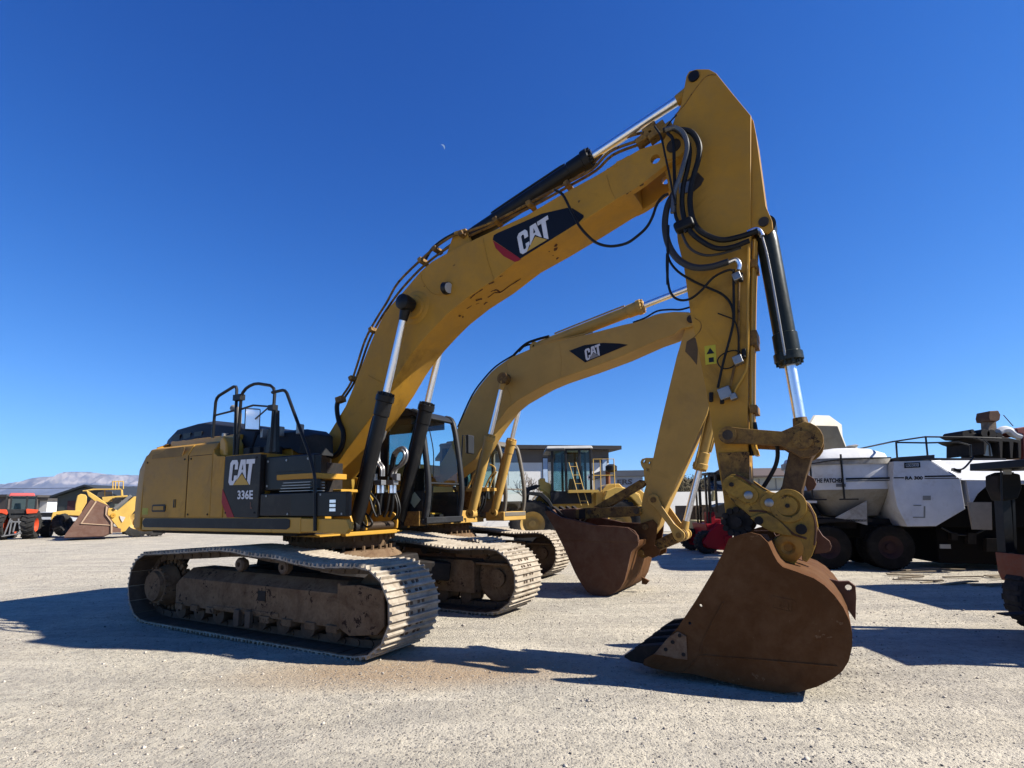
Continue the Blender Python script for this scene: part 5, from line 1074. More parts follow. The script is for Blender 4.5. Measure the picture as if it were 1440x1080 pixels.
PT(G().tube([wat(*p, Yp-.05) for p in zz(1110, 560, 3.857, [(1000, 325), (985, 345), (950, 385), (910, 390)])], .02, 6).obox(wat(1110+920/3.857, 560+395/3.857, Yp-.1), (.07, 0, -.03), (0, .05, 0), (.01, 0, .03)), 'side_mirror', BLK)
# chassis, tanks and wheels
PT(G().box(X1(1148, Yp), X1(1500, Yp), Yp+.5, Yp+1.9, Z1(745, Yp, 1200), Z1(731, Yp, 1200)), 'chassis_rail', DARK, bevel=.01)
VOID = mat('shade_black_steel', (.012, .011, .011), .8, spec=.05)  # near-black colour stands in for the deep shade under the truck
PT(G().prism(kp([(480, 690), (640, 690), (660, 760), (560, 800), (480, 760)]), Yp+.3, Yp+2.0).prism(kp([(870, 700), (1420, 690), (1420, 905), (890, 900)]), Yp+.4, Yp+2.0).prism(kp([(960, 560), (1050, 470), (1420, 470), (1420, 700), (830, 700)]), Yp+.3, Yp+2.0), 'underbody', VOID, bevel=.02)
PT(G().prism(kp([(888, 795), (940, 795), (942, 818), (890, 818)]), Yp+.36, Yp+.39), 'number_plate', mat('pale_plate', (.5, .5, .5), .5))
PT(G().tube([wat(*p, Yp+.3) for p in zz(1110, 560, 3.857, [(830, 700), (900, 735), (980, 735), (1050, 700)])], .02, 6), 'air_hose', BLKH)
PT(G().prism([(x-.5, z) for x, z in kp([(1050, 562), (1160, 562), (1165, 705), (1075, 703)])], Yp-.3, Yp-.26), 'mud_panel', mat('beige_board', (.42, .36, .28), .8, dirt=(.3, .24, .18), amt=.5))
PT(G().prism(kp([(118, 510), (245, 555), (300, 640), (150, 640), (125, 600)]), Yp+.5, Yp+1.6), 'engine_block', DARK, bevel=.03)
PT(G().prism(kp([(120, 552), (245, 555), (245, 568), (120, 566)]), Yp+.2, Yp+.5), 'bumper_bar', mat('white_bar', (.8, .8, .8), .5))
PT(G().prism(kp([(118, 508), (190, 508), (190, 550), (118, 550)]), Yp+.6, Yp+2), 'tail_box', mat('grey_blue_box', (.3, .36, .42), .5), bevel=.02)
dt = G()
for x, y, w_, h_ in ((1010, 730, 40, 60), (1100, 760, 60, 70), (930, 730, 30, 40)): dt.prism(kp([(x, y), (x+w_, y), (x+w_, y+h_), (x, y+h_)]), Yp+.25, Yp+.38)
for o in [dt.build_each('tool_locker', DARK, pt)]: pass
for o in pt.children:
    if o.name.startswith('tool_locker'): o.location = Lp
RIMR = mat('rusty_red_rim', (.06, .03, .028), .8, dirt=(.04, .03, .028), amt=.6)
for px, ys in ((1181, (Yp+.2, Yp+.55, Yp+1.7, Yp+2.05)), (1262, (Yp+.2, Yp+.55, Yp+1.7, Yp+2.05)), (1480, (Yp+.3, Yp+2.0))):
    for y in ys: wheel(pt, (X1(px, Yp), y, .5), .5, .27, rim=RIMR, tread=40, lug=.008, mt=mat('shade_black_rubber', (.018, .017, .016), .8, dirt=(.05, .045, .04), amt=.5, spec=.05)).location = Lp  # tyres coloured black for the shade they stand in
PT(G().prism(kp([(148, 705), (200, 660), (300, 655), (520, 655), (520, 672), (310, 675), (215, 690), (165, 740)]), Yp+.1, Yp+.75), 'mudguard', DARK, bevel=.01)
pt.rotation_euler = (0, 0, -.17)
# cream hopper chute standing behind
yh = 15.8; _g = wat(1165, 620, yh); HB = Frame(_g.x, _g.y, -.75); HF = Frame(_g.x-.15, _g.y-.75, .25)
ch = thing('raised_hopper', 'tall cream hopper with its shaded inside coloured tan rising behind the patcher truck', 'hopper', (_g.x, _g.y, 0)); Lh = -V(ch.location)
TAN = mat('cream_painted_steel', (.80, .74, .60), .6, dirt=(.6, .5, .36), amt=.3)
def hf(F, pts, y0, y1): return G().prism([F.Q(a, b, y0) for a, b in zz(1130, 570, 8.3, pts)], y0, y1, lambda x, z, y: tuple(F.world((x, y, z))))
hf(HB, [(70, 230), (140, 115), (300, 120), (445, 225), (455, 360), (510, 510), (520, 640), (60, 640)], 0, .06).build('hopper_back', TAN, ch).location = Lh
hf(HF, [(115, 255), (130, 232), (400, 240), (505, 510), (505, 640), (100, 640)], 0, .5).build('hopper_body', mat('shaded_cream_steel', (.34, .29, .20), .7, dirt=(.2, .16, .1), amt=.4), ch, bevel=.02).location = Lh  # darker tan paints in the shade inside the cream chute
G().box(_g.x-.4, _g.x+.4, _g.y-.1, _g.y+.5, 0, _g.z-.2).build('hopper_leg', DARK, ch).location = Lh
# machine with a stack behind the truck's nose
ym = 15.2; km = lambda pts, Y=ym: WP(zz(1250, 560, 6.75, pts), Y)
mc = thing('drilling_rig', 'cluttered rig with brown vertical stack behind the right end of the white truck', 'rig', (X1(1420, ym), ym, 0)); Lm = -V(mc.location)
BRN = mat('rust_brown_paint', (.16, .08, .05), .7, dirt=(.4, .26, .14), amt=.4, scale=3)
def MC(g, n, m, **k): o = g.build(n, m, mc, **k); o.location = Lm; return o
MC(G().prism(km([(1010, 340), (1000, 210), (1030, 190), (1075, 190), (1085, 300), (1090, 360)]), ym+.2, ym+.45), 'stack', mat('pale_brown_steel', (.42, .32, .22), .7, dirt=(.15, .08, .05), amt=.7, scale=4))
MC(G().prism(km([(985, 115), (1070, 110), (1092, 150), (1085, 200), (1060, 215), (985, 210), (975, 170)]), ym+.1, ym+.55), 'stack_head', BRN, bevel=.02)
MC(G().prism(km([(630, 350), (700, 330), (820, 345), (920, 350), (1040, 370), (1040, 400), (800, 385), (690, 380)]), ym-.2, ym+.6), 'hose_tray', DARK, bevel=.02)
g = G()
for x, y, r in ((650, 352, .1), (710, 325, .05), (830, 345, .12), (890, 355, .13), (960, 365, .08)): c = wat(1250+x/6.75, 560+y/6.75, ym); g.cyl((c.x, ym-.3, c.z), (c.x, ym+.4, c.z), r, n=12)
g.build_each('roller', DARK, mc); 
MC(G().prism(km([(690, 392), (1020, 392), (1130, 415), (1130, 580), (1105, 580), (1100, 440), (1060, 430), (1050, 580), (1030, 580), (1020, 430), (960, 425), (955, 580), (935, 580), (925, 430), (820, 420), (800, 545), (785, 545), (785, 430), (740, 415)]), ym-.4, ym+.9), 'cab_frame', DARK, bevel=.01)
MC(G().prism(km([(820, 440), (905, 450), (925, 555), (850, 550), (815, 490)]), ym-.2, ym-.18), 'cab_window', mat('milky_green_glass', (.55, .62, .6), .2))
MC(G().prism(km([(1060, 460), (1280, 380), (1400, 370), (1400, 590), (1060, 590)]), ym, ym+1.2), 'housing', mat('orange_tan_paint', (.5, .3, .14), .6, dirt=(.2, .1, .06), amt=.6, scale=3), bevel=.03)
MC(G().prism(km([(1180, 290), (1290, 270), (1400, 270), (1400, 340), (1270, 350), (1190, 330)]), ym-.1, ym+.9).prism(km([(1240, 330), (1280, 330), (1290, 590), (1250, 590)]), ym-.1, ym+.1), 'red_frame', mat('dull_red_paint', (.25, .06, .05), .6), bevel=.02)
MC(G().tube([wat(*p, ym) for p in zz(1250, 560, 6.75, [(1040, 320), (1080, 300), (1130, 300), (1170, 330), (1200, 350), (1250, 365)])], .1, 8), 'white_wrap', TARP)
MC(G().tube([wat(*p, ym+.3) for p in zz(1250, 560, 6.75, [(1088, 160), (1180, 265)])], .012, 5, False), 'guy_cable', DARK)
MC(G().box(X1(1340, ym), X1(1520, ym), ym+.1, ym+1.3, .6, Z1(650, ym, 1400)), 'base_frame', DARK)
for px in (1370, 1490): wheel(mc, (X1(px, ym), ym+.3, .48), .48, .3, rim=RIMR, tread=24, lug=.02).location = Lm
for o in mc.children:
    if o.name.startswith('roller'): o.location = Lm
# ---------------------------------------------------------------- forklift at the right edge
Yk = 6.9
fk = thing('mast_forklift', 'dark forklift mast and rusty red carriage at the right edge of the picture', 'forklift', (6.6, 6.4, 0)); Lk = -V(fk.location)
ke = lambda pts, Y=Yk: WP(zz(1380, 560, 3.18, pts), Y)
def FK(g, n, m, **k): o = g.build(n, m, fk, **k); o.location = Lk; return o
zm = lambda py: ke([(0, (py-560)*3.18)])[0][1]
g = G()
xl, xr_ = X1(1402, Yk), X1(1424, Yk)
g.prism(ke([(92, 420), (128, 420), (150, 690), (110, 690)]), Yk, Yk+.12).prism(ke([(140, 330), (152, 330), (168, 700), (156, 700)]), Yk+.02, Yk+.1)
g.prism(ke([(92, 420), (128, 420), (150, 690), (110, 690)]), Yk-1.0, Yk-.88)
g.build_each('mast', BLK, fk)
for o in fk.children: o.location = Lk
FK(G().prism(ke([(20, 287), (190, 280), (320, 278), (320, 318), (190, 322), (20, 320)]), Yk-1.1, Yk+.25), 'overhead_guard', BLK, bevel=.01)
FK(G().prism(ke([(60, 345), (100, 330), (160, 340), (168, 400), (150, 450), (90, 460), (62, 400)]), Yk-.05, Yk+.15), 'mast_head', DARK, bevel=.02)
FK(G().prism(ke([(78, 310), (110, 310), (112, 342), (80, 342)]), Yk-.08, Yk-.05), 'lamp', CREAM, bevel=.005)
FK(G().tube([wat(*p, Yk-.1) for p in zz(1380, 560, 3.18, [(62, 300), (75, 290), (88, 330), (92, 460)])], .01, 5), 'cable', BLKH)
FK(G().prism(ke([(92, 690), (165, 700), (165, 830), (120, 815), (105, 780)]), Yk-1.1, Yk+.1), 'fork_carriage', mat('worn_red_steel', (.30, .09, .05), .7, dirt=(.25, .16, .12), amt=.6, scale=5), bevel=.01)
FK(G().prism(ke([(120, 815), (145, 830), (175, 1050), (160, 1050)]), Yk-.3, Yk-.15).prism(ke([(135, 850), (240, 860), (240, 1100), (165, 1060)]), Yk-.9, Yk-.3), 'front_plate', mat('grey_worn_steel', (.18, .17, .15), .7, dirt=(.1, .08, .06)), bevel=.01)
FK(G().prism(ke([(165, 700), (260, 690), (500, 690), (500, 830), (240, 850), (170, 835)]), Yk-1.4, Yk), 'body', mat('navy_paint', (.03, .035, .06), .5), bevel=.03)
wheel(fk, (X1(1434, Yk)+.02, Yk-.12, .4), .40, .26, rim=DARK, tread=20, lug=.015).location = Lk
wheel(fk, (X1(1434, Yk)+.1, Yk-1.5, .4), .40, .26, rim=DARK, tread=20, lug=.015).location = Lk
wheel(fk, (X1(1434, Yk)+1.9, Yk-.12, .36), .36, .26, rim=DARK, tread=20, lug=.015).location = Lk
g = G().box(6.3, 8.9, 5.0, 6.75, .45, 1.25, .05).box(8.0, 9.0, 5.1, 6.7, .4, 1.4, .08)
FK(g, 'counterweight', mat('navy_paint', (), 0), bevel=.03)
g = G()
for x in (6.6, 8.2):
    for y in (5.1, 6.6): g.beam((x, y, 1.2), (x+(.15 if x < 7 else -.1), y, 2.1), .07, .07, (1, 0, 0))
g.box(6.5, 8.3, 5.05, 6.65, 2.1, 2.15)
FK(g, 'guard_post', BLK)
g = G()
for y in (5.35, 6.15): g.prism([(5.5, .32), (6.2, .32), (6.2, .95), (6.14, .95), (6.14, .38), (5.0, .345), (5.0, .33)], y-.06, y+.06)
for y in (5.35, 6.15): pass
fo = g.build_each('fork', DARK, fk)
for o in fk.children:
    if o.name.startswith('fork') and not o.name.startswith('fork_c'): o.location = Lk+V((.25, 0, 0))
sc_ = thing('shadow_caster_box', 'unseen box added past the right edge to cast the shadow on the gravel before the truck', 'container', (11.35, 7.7, 0))  # unseen box, added as caster of the broad ground shadow
g = G().box(-1.5, 4.5, 0, 2.3, .12, 2.75)
for k in range(20): g.box(-1.45+k*.3, -1.33+k*.3, -.03, 0, .25, 2.65)
for y in (.3, .8, 1.5, 2.0): g.cyl((-1.54, y, .2), (-1.54, y, 2.7), .025, n=8)
g.build('container_body', mat('blue_grey_caster', (.12, .16, .2), .6, dirt=(.2, .1, .06)), sc_, bevel=.01)
G().box(-1.4, -1.1, .1, .3, 0, .12).box(4.0, 4.3, .1, .3, 0, .12).box(-1.4, -1.1, 2.0, 2.2, 0, .12).box(4.0, 4.3, 2.0, 2.2, 0, .12).build_each('support_block', DARK, sc_)
# ---------------------------------------------------------------- timber and litter under the truck
WOOD = mat('weathered_wood', (.36, .29, .2), .9, dirt=(.18, .14, .1), amt=.5, scale=5)
rw = random.Random(3)
for i in range(16):
    px = rw.uniform(1235, 1425); py = rw.uniform(800, 822)+(px-1235)*.012
    p = gnd(px, py); L_ = rw.uniform(.25, .9); a = rw.uniform(-.5, .35)
    g = G().obox((0, 0, .02), (L_/2, 0, rw.uniform(-.01, .02)), (0, rw.uniform(.02, .06), 0), (0, 0, .012))
    o = g.build('wood_scrap', WOOD, bevel=.003); o.location = p+V((0, 0, -.01+rw.uniform(0, .02))); o.rotation_euler = (rw.uniform(-.1, .1), 0, a)
    tag(o, 'broken scrap of grey wood lying on the ground beneath the white truck', 'wood scrap', 'wood scraps under the truck')
# ---------------------------------------------------------------- machines at the left edge
Yt = 0.; _g = wat(28, 700, 31); FT = Frame(_g.x, _g.y, -.72)
tr = thing('farm_tractor', 'orange farm tractor with glazed cab seen from behind at the left edge', 'tractor', (FT.x, FT.y, 0), .72); Lt = V((0, 0, 0))
kt = lambda pts, Y=0.: [FT.Q(a, b, Y) for a, b in zz(0, 670, 10.8, pts)]
ORG = mat('orange_red_paint', (.72, .09, .035), .45, dirt=(.5, .15, .08), amt=.3)
def TR(g, n, m, **k): o = g.build(n, m, tr, **k); o.location = Lt; return o
for px in (4, 47.5):
    wheel(tr, (FT.x_(px, Yt), Yt+.7, .76), .76, .62, ax=(.96, -.27, 0), rim=ORG, tread=18, lug=.05, chev=True).location = Lt
for px in (14, 64): wheel(tr, (FT.x_(px, Yt)+.2, Yt+3.0, .5), .5, .36, ax=(.96, -.27, 0), rim=ORG, tread=16, lug=.04, chev=True).location = Lt
TR(G().box(FT.x_(8, Yt)+.1, FT.x_(53, Yt)-.1, Yt+.3, Yt+1.9, FT.z_(697.5, Yt, 30), FT.z_(693, Yt, 30), .06), 'cab_roof', mat('faded_red_roof', (.62, .12, .12), .5), bevel=.04)
g = G()
for x in (9.5, 16, 38.5, 51.5):
    for y in ((Yt+.35, Yt+1.8) if x in (9.5, 51.5) else (Yt+.35,)): g.beam((FT.x_(x, Yt), y, FT.z_(728, Yt, 30)), (FT.x_(x, Yt), y, FT.z_(697, Yt, 30)), .08, .08, (1, 0, 0))
g.box(FT.x_(10, Yt), FT.x_(52, Yt), Yt+.3, Yt+.4, FT.z_(722, Yt, 30), FT.z_(716, Yt, 30)).box(FT.x_(10, Yt)+.2, FT.x_(45, Yt), Yt+.4, Yt+2, FT.z_(738, Yt, 30), FT.z_(722, Yt, 30))
tc_ = TR(g, 'cab_frame', BLKH, bevel=.01)
G().box(FT.x_(16, Yt), FT.x_(38.5, Yt), Yt+.34, Yt+.35, FT.z_(716, Yt, 30), FT.z_(698, Yt, 30)).build('rear_window', GLS2, tc_)
G().box(FT.x_(39, Yt), FT.x_(51, Yt), Yt+.34, Yt+.35, FT.z_(716, Yt, 30), FT.z_(698, Yt, 30)).build('rear_window', GLS2, tc_)
G().box(FT.x_(20, Yt), FT.x_(31, Yt), Yt+.8, Yt+1.0, FT.z_(716, Yt, 30), FT.z_(707.5, Yt, 30), .04).build('driver_seat', BLK, tc_, bevel=.03)
for p in ([(390, 500), (410, 490), (590, 505), (560, 560), (400, 570)], [(-40, 500), (100, 500), (120, 560), (100, 590), (20, 560), (-40, 565)]): TR(G().prism(kt(p), Yt+.2, Yt+1.3), 'fender', ORG, bevel=.04)
g = G()
for a_, b_ in (((60, 900), (160, 640)), ((310, 880), (280, 640)), ((140, 880), (180, 660)), ((20, 910), (330, 860)), ((130, 690), (320, 690)), ((200, 850), (240, 680))):
    pa, pb = FT.P(a_[0]/10.8, 670+a_[1]/10.8, Yt+.1), FT.P(b_[0]/10.8, 670+b_[1]/10.8, Yt+.1); g.beam(pa, pb, .07, .07, (0, 1, 0))
TR(g, 'rear_hitch', STL, bevel=.01)
TR(G().prism(kt([(150, 640), (320, 620), (330, 830), (160, 850)]), Yt+.3, Yt+1.6), 'gearbox', DARK, bevel=.03)
TR(G().prism(kt([(310, 815), (415, 810), (420, 865), (310, 860)]), Yt+.4, Yt+.6), 'drawbar_guard', ORG, bevel=.02)
# loader with the huge bucket
Yl = 0.; _g = wat(145, 700, 30); FL_ = Frame(_g.x, _g.y, -.60)
ld = thing('loader', 'yellow loader with a large brown bucket on the ground left of the big excavator', 'loader', (FL_.x, FL_.y, 0), .60); Ll = V((0, 0, 0))
kl = lambda pts, Y=0.: [FL_.Q(a, b, Y) for a, b in zz(90, 670, 10.8, pts)]
def LD(g, n, m, **k): o = g.build(n, m, ld, **k); o.location = Ll; return o
BBR = mat('brown_bucket_steel', (.18, .095, .068), .6, dirt=(.26, .17, .13), amt=.6, scale=1.2)
bprof = kl([(0, 925), (20, 880), (160, 690), (410, 348), (480, 380), (640, 445), (655, 470), (630, 580), (712, 690), (712, 860), (600, 905), (300, 915)])
bo_ = G().prism(bprof, Yl, Yl+.05).prism(bprof, Yl+2.9, Yl+2.95).shell(bprof[4:11]+[bprof[11], bprof[0]], .05, Yl+.05, Yl+2.9)
bko = LD(bo_, 'bucket', BBR)
G().prism(kl([(480, 375), (500, 383), (270, 720), (250, 715)]), Yl-.06, Yl).prism(kl([(260, 705), (700, 735), (700, 745), (260, 718)]), Yl-.05, Yl).prism(kl([(640, 445), (665, 470), (645, 580), (740, 700), (735, 870), (712, 860), (712, 690), (628, 580)]), Yl-.08, Yl).build_each('bucket_rib', mat('worn_bright_edge', (.6, .42, .28), .5), bko)
LD(G().prism(kl([(300, 190), (350, 215), (470, 290), (600, 385), (650, 430), (640, 450), (560, 420), (440, 370), (340, 290)]), Yl+1.4, Yl+1.6), 'tilt_lever', YELL, bevel=.03)
LD(G().prism(kl([(650, 480), (740, 480), (800, 520), (1060, 300), (1150, 300), (1150, 420), (1000, 620), (1020, 720), (930, 840), (860, 860), (790, 760), (740, 700), (650, 580)]), Yl+.9, Yl+1.2).prism(kl([(650, 480), (740, 480), (800, 520), (1060, 300), (1150, 300), (1150, 420), (1000, 620), (1020, 720), (930, 840), (860, 860), (790, 760), (740, 700), (650, 580)]), Yl+2.0, Yl+2.3), 'lift_arm', YELL, bevel=.03)
LD(G().prism(kl([(735, 480), (770, 510), (1040, 300), (1000, 268)]), Yl+.8, Yl+.9), 'steering_ram', mat('grey_ram', (.2, .19, .18), .6), bevel=.02)
LD(G().annulus(FL_.P(90+748/10.8, 670+592/10.8, Yl+.88), (0, 1, 0), [(.02, -.05), (.12, -.05), (.12, .02), (.02, .02)], 20), 'pin_boss', YELC)
LD(G().prism(kl([(690, 770), (720, 770), (860, 800), (860, 860), (690, 860)]), Yl+.7, Yl+2.4), 'hinge_block', BBR, bevel=.02)
LD(G().prism(kl([(840, 600), (880, 610), (930, 620), (900, 680), (880, 700), (850, 640)]), Yl+.85, Yl+.89), 'white_patch', mat('pale_patch', (.7, .65, .6), .6))
LD(G().prism(kl([(540, 300), (960, 270), (960, 300), (750, 310), (700, 370), (560, 400)]), Yl+2.5, Yl+3.6).prism(kl([(220, 195), (400, 165), (860, 165), (860, 180), (420, 185), (230, 210)]), Yl+2.5, Yl+3.4).prism(kl([(850, 180), (880, 180), (890, 300), (850, 300)]), Yl+2.5, Yl+3.4), 'rear_body', YELL, bevel=.03)
LD(G().prism(kl([(540, 200), (700, 195), (720, 290), (440, 290), (470, 215)]), Yl+3.5, Yl+3.9), 'cab', mat('pale_cab_wall', (.6, .58, .52), .6), bevel=.02)
LD(G().prism(kl([(710, 320), (870, 315), (840, 410), (720, 410)]), Yl+2.3, Yl+2.45), 'grille', DARK)
g = G()
for x in (620, 740, 780, 830, 900): g.tube([FL_.P(90+x/10.8, 670+(70 if x > 700 else 200)/10.8, Yl+3), FL_.P(90+x/10.8, 670+390/10.8 if x < 700 else 670+190/10.8, Yl+3)], .03, 5, False)
g.tube([FL_.P(90+p/10.8, 670+75/10.8, Yl+3) for p in (740, 830, 900)], .03, 5, False)
o = g.build_each('handrail', YELL, ld)
for o in ld.children:
    if o.name.startswith('handrail'): o.location = Ll
for px in (196, 222): wheel(ld, (FL_.x_(px, Yl), Yl+1.6, .9), .9, .6, rim=RIM).location = Ll
# small yellow roller between tractor and bucket
_g = wat(92, 700, 33); FR = Frame(_g.x, _g.y, -.66)
yr = thing('yellow_tractor', 'yellow tractor with one black tyre turned sideways between the orange tractor and the brown bucket', 'tractor', (FR.x, FR.y, 0), .66); Lr = V((0, 0, 0))
ky = lambda pts, Y=0.: [FR.Q(a, b, Y) for a, b in zz(0, 670, 10.8, pts)]
def YR(g, n, m, **k): o = g.build(n, m, yr, **k); o.location = Lr; return o
YR(G().prism(ky([(770, 640), (800, 540), (1000, 515), (1240, 520), (1240, 600), (1000, 590), (850, 580), (820, 700), (780, 700)]), 0.2, 1.4), 'front_frame', YELL, bevel=.03)
YR(G().prism([FR.Q(a, b, 0) for a, b in zz(90, 670, 10.8, [(160, 550), (170, 420), (200, 290), (250, 262), (330, 275), (350, 310), (345, 400), (250, 560)])], 0.3, 1.6), 'engine_cover', YELL, bevel=.05)
c = FR.P(89, 731, 0); wheel(yr, (c.x, 0, .72), .62, .5, ax=(.85, -.5, .25), rim=DARK, tread=22, lug=.03).location = Lr
wheel(yr, (c.x-.7, 1., .5), .5, .35, ax=(.96, -.27, 0), rim=BRN, tread=18).location = Lr
YR(G().box(c.x-.2, c.x+1.4, 0.2, 1.2, .3, .9, .05), 'axle_housing', DARK, bevel=.02)
# an orange machine glimpsed between arm and tail
om = thing('orange_machine', 'orange machine body just visible left of the large excavator counterweight', 'machine', (X1(180, 36), 36, 0))
G().prism(WP([(169, 727), (174, 718), (181, 714), (200, 713), (200, 748), (169, 748)], 36), 36, 37.5).build('body_panel', ORG, om, bevel=.04).location = -V(om.location)
G().prism(WP([(170, 748), (200, 748), (200, 755), (170, 755)], 36), 36.1, 37.4).build('base_frame', DARK, om).location = -V(om.location)
# ---- sheds and houses in the distance
r, L_, x0, x1, ze, zr = gable('gabled_shed', 'dark grey shed with pitched roof behind the yellow tractor', 81, 162, 0, 684, 698, 62, 14, mat('grey_green_shed', (.10, .11, .10), .8, scale=.3), mat('dark_shed_roof', (.05, .06, .07), .7, scale=.3), ridge='y')
G().box(x0+1.2, x0+4.4, 61.95, 62, 0, 2.6).build('shed_door', mat('maroon_door', (.12, .05, .05), .8), r).location = L_
for i, (a_, b_, t_, Yb, m_, lab) in enumerate(((53, 67, 704, 75, STUC, 'small white flat-roofed building right of the orange tractor'), (66, 84, 707, 110, mat('pale_grey_wall', (), 0), 'pale low building far off beyond the white one'), (-30, 9, 699, 70, mat('dark_brown_wall', (.12, .1, .09), .8), 'dark building at the far left behind the tractor cab'), (150, 185, 690, 95, mat('tan_far_wall', (.35, .3, .24), .8), 'tan building behind the loader handrails'))):
    bld('distant_building', lab, 'building', X1(a_, Yb), X1(b_, Yb), Yb, Yb+8, Z1(t_, Yb, (a_+b_)/2), m_, mat('dark_flat_roof', (.1, .09, .085), .8), over=.3, th=.3)
rc = random.Random(8)
for i, (px, cl, nm) in enumerate(((69, (.75, .75, .75), 'white'), (73.5, (.15, .16, .18), 'dark grey'), (78, (.6, .62, .65), 'silver'))):
    Yc = 55.; x = X1(px, Yc); p = thing('parked_car', f'{nm} car parked far off right of the orange tractor', 'car', (x, Yc, 0), .3, 'cars parked far off on the left')
    m_ = mat(nm.replace(' ', '_')+'_car_paint', cl, .3)
    G().prism([(-1.9, .3), (1.9, .3), (1.95, .75), (1.1, .9), (.6, 1.4), (-.9, 1.42), (-1.5, .95), (-1.95, .85)], -.85, .85).build('body', m_, p, bevel=.05)
    G().prism([(.95, .92), (.55, 1.34), (-.85, 1.36), (-1.3, .96)], -.86, .86).build('window', BLK, p)
    for wx_ in (-1.2, 1.2):
        for wy in (-.8, .8): G().cyl((wx_, wy-.1, .32), (wx_, wy+.1, .32), .32).build('wheel', TYRE, p)
# power cable crossing in front of the mountains
a = wat(-250, 688, 70); b = wat(400, 676, 95)
cbp = thing('power_line', 'thin overhead cable crossing in front of the mountains on the left', 'cable', (a.x, a.y, 0))
cb_ = G().tube([a, (a+b)/2+V((0, 0, -.5)), b], .035, 5).build('cable', DARK, cbp); cb_.location = -V(cbp.location)
for p in (a, b): G().cyl((p.x, p.y, 0), (p.x, p.y, p.z+.6), .14, .1, 10).box(p.x-.8, p.x+.8, p.y-.06, p.y+.06, p.z-.05, p.z+.06).build('pole', WOOD, cbp).location = -V(cbp.location)
# ---------------------------------------------------------------- mountains, far ground
def mountains():
    m, t, b = nt('hazed_mountain_rock'); co = N(t, 'ShaderNodeNewGeometry'); pos = co.outputs['Position']
    mp = N(t, 'ShaderNodeMapping'); mp.inputs['Scale'].default_value = (.006, .006, .0018); t.links.new(pos, mp.inputs[0])
    n1 = noise(t, mp.outputs[0], 1., 7, .65); sz_ = N(t, 'ShaderNodeSeparateXYZ'); t.links.new(pos, sz_.inputs[0])
    lo_ = mixc(t, ramp(t, n1, .35, .7), (.055, .065, .10), (.09, .095, .125)); hi_ = mixc(t, ramp(t, n1, .4, .6), (.085, .09, .12), (.21, .195, .205))  # blue of the distant haze is mixed into these rock colours
    f = ramp(t, mathn(t, 'ADD', sz_.outputs[2], mathn(t, 'MULTIPLY', n1, 160)), 455, 490)
    t.links.new(mixc(t, f, lo_, hi_), b.inputs['Base Color']); b.inputs['Roughness'].default_value = 1
    Ym = 8000; D = Ym
    ridge = [(-500, 34), (-300, 42), (-100, 40), (-30, 40), (0, 45), (6, 49), (10, 50), (45, 51), (56, 56), (66, 57.5), (78, 57.5), (92, 56), (108, 53), (130, 52), (158, 51), (166, 47), (180, 40), (260, 34), (500, 28), (700, 14), (900, 2)]
    def rz(px):
        for (a0, h0), (a1, h1) in zip(ridge, ridge[1:]):
            if a0 <= px <= a1: return h0+(h1-h0)*(px-a0)/(a1-a0)
        return 2
    rm = random.Random(2); vs = []; fs = []; NX = 420; NY = 26
    ph = [(rm.uniform(.02, .5), rm.uniform(0, 6.3), rm.uniform(.5, 1)) for _ in range(18)]
    hor = 718
    for i in range(NX):
        px = -500+1400*i/(NX-1); Hr = rz(px)/FPX*D+rm.uniform(-1, 1)*6; cz = rm.uniform(-1, 1)+.8*math.sin(px*.9)+.5*math.sin(px*2.3)
        for j in range(NY):
            v = j/(NY-1); gl = sum(a_*math.sin(f_*px+p_) for f_, p_, a_ in ph)/6
            # cliff band at the crest, talus slope below
            if v < .62: h = Hr*(.06+.48*(v/.62)**1.3)
            elif v < .78: h = Hr*(.54+.42*((v-.62)/.16))
            elif v < .86: h = Hr*(.96+.04*(v-.78)/.08)
            else: h = Hr*(1-(v-.86)*1.6)
            y = D-1600+v*2600+gl*120*(1-abs(v-.6))+cz*(70 if .5 < v < .84 else 15)+rm.uniform(-12, 12)
            vs.append(((px-720)/FPX*D, y, h+gl*9*math.sin(v*3.14)))
    fs = [(i*NY+j, (i+1)*NY+j, (i+1)*NY+j+1, i*NY+j+1) for i in range(NX-1) for j in range(NY-1)]
    o = G().add(vs, fs).build('mountains', m, ang=60); o['kind'] = 'structure'
mountains()
# ---------------------------------------------------------------- the day moon
mo = wat(622, 207, 9000); dm = mo; R = 47.
to = (V((0, 0, EYE))-dm).normalized(); rt = to.cross(V((0, 0, 1))).normalized(); upv = rt.cross(to).normalized()
ax1 = (rt*-.75+upv*.66).normalized()   # lit limb looks right and up in the picture
ax1 = (-rt*.78+upv*.62).normalized() if rt.x < 0 else (rt*.78+upv*.62).normalized()
ax2 = to.cross(ax1).normalized(); g = G(); n = 24; F1 = []; 
for layer in (0, 12):
    for i in range(n+1):
        t_ = math.pi*(i/n-.5); F1.append(dm+ax1*math.cos(t_)*R+ax2*math.sin(t_)*R-to*layer)
    for i in range(n+1):
        t_ = math.pi*(i/n-.5); F1.append(dm+ax1*math.cos(t_)*R*.42+ax2*math.sin(t_)*R-to*layer)
k1 = n+1
fs = [(i, i+1, k1+i+1, k1+i) for i in range(n)]+[(2*k1+i+1, 2*k1+i, 3*k1+i, 3*k1+i+1) for i in range(n)]+[(i, i+1, 2*k1+i+1, 2*k1+i) for i in range(n)]+[(k1+i+1, k1+i, 3*k1+i, 3*k1+i+1) for i in range(n)]
g.add(F1, fs); mm, t, b = nt('moon_surface'); b.inputs['Base Color'].default_value = (.14, .17, .22, 1); b.inputs['Roughness'].default_value = 1
b.inputs['Emission Color'].default_value = (.38, .52, .8, 1); b.inputs['Emission Strength'].default_value = .22
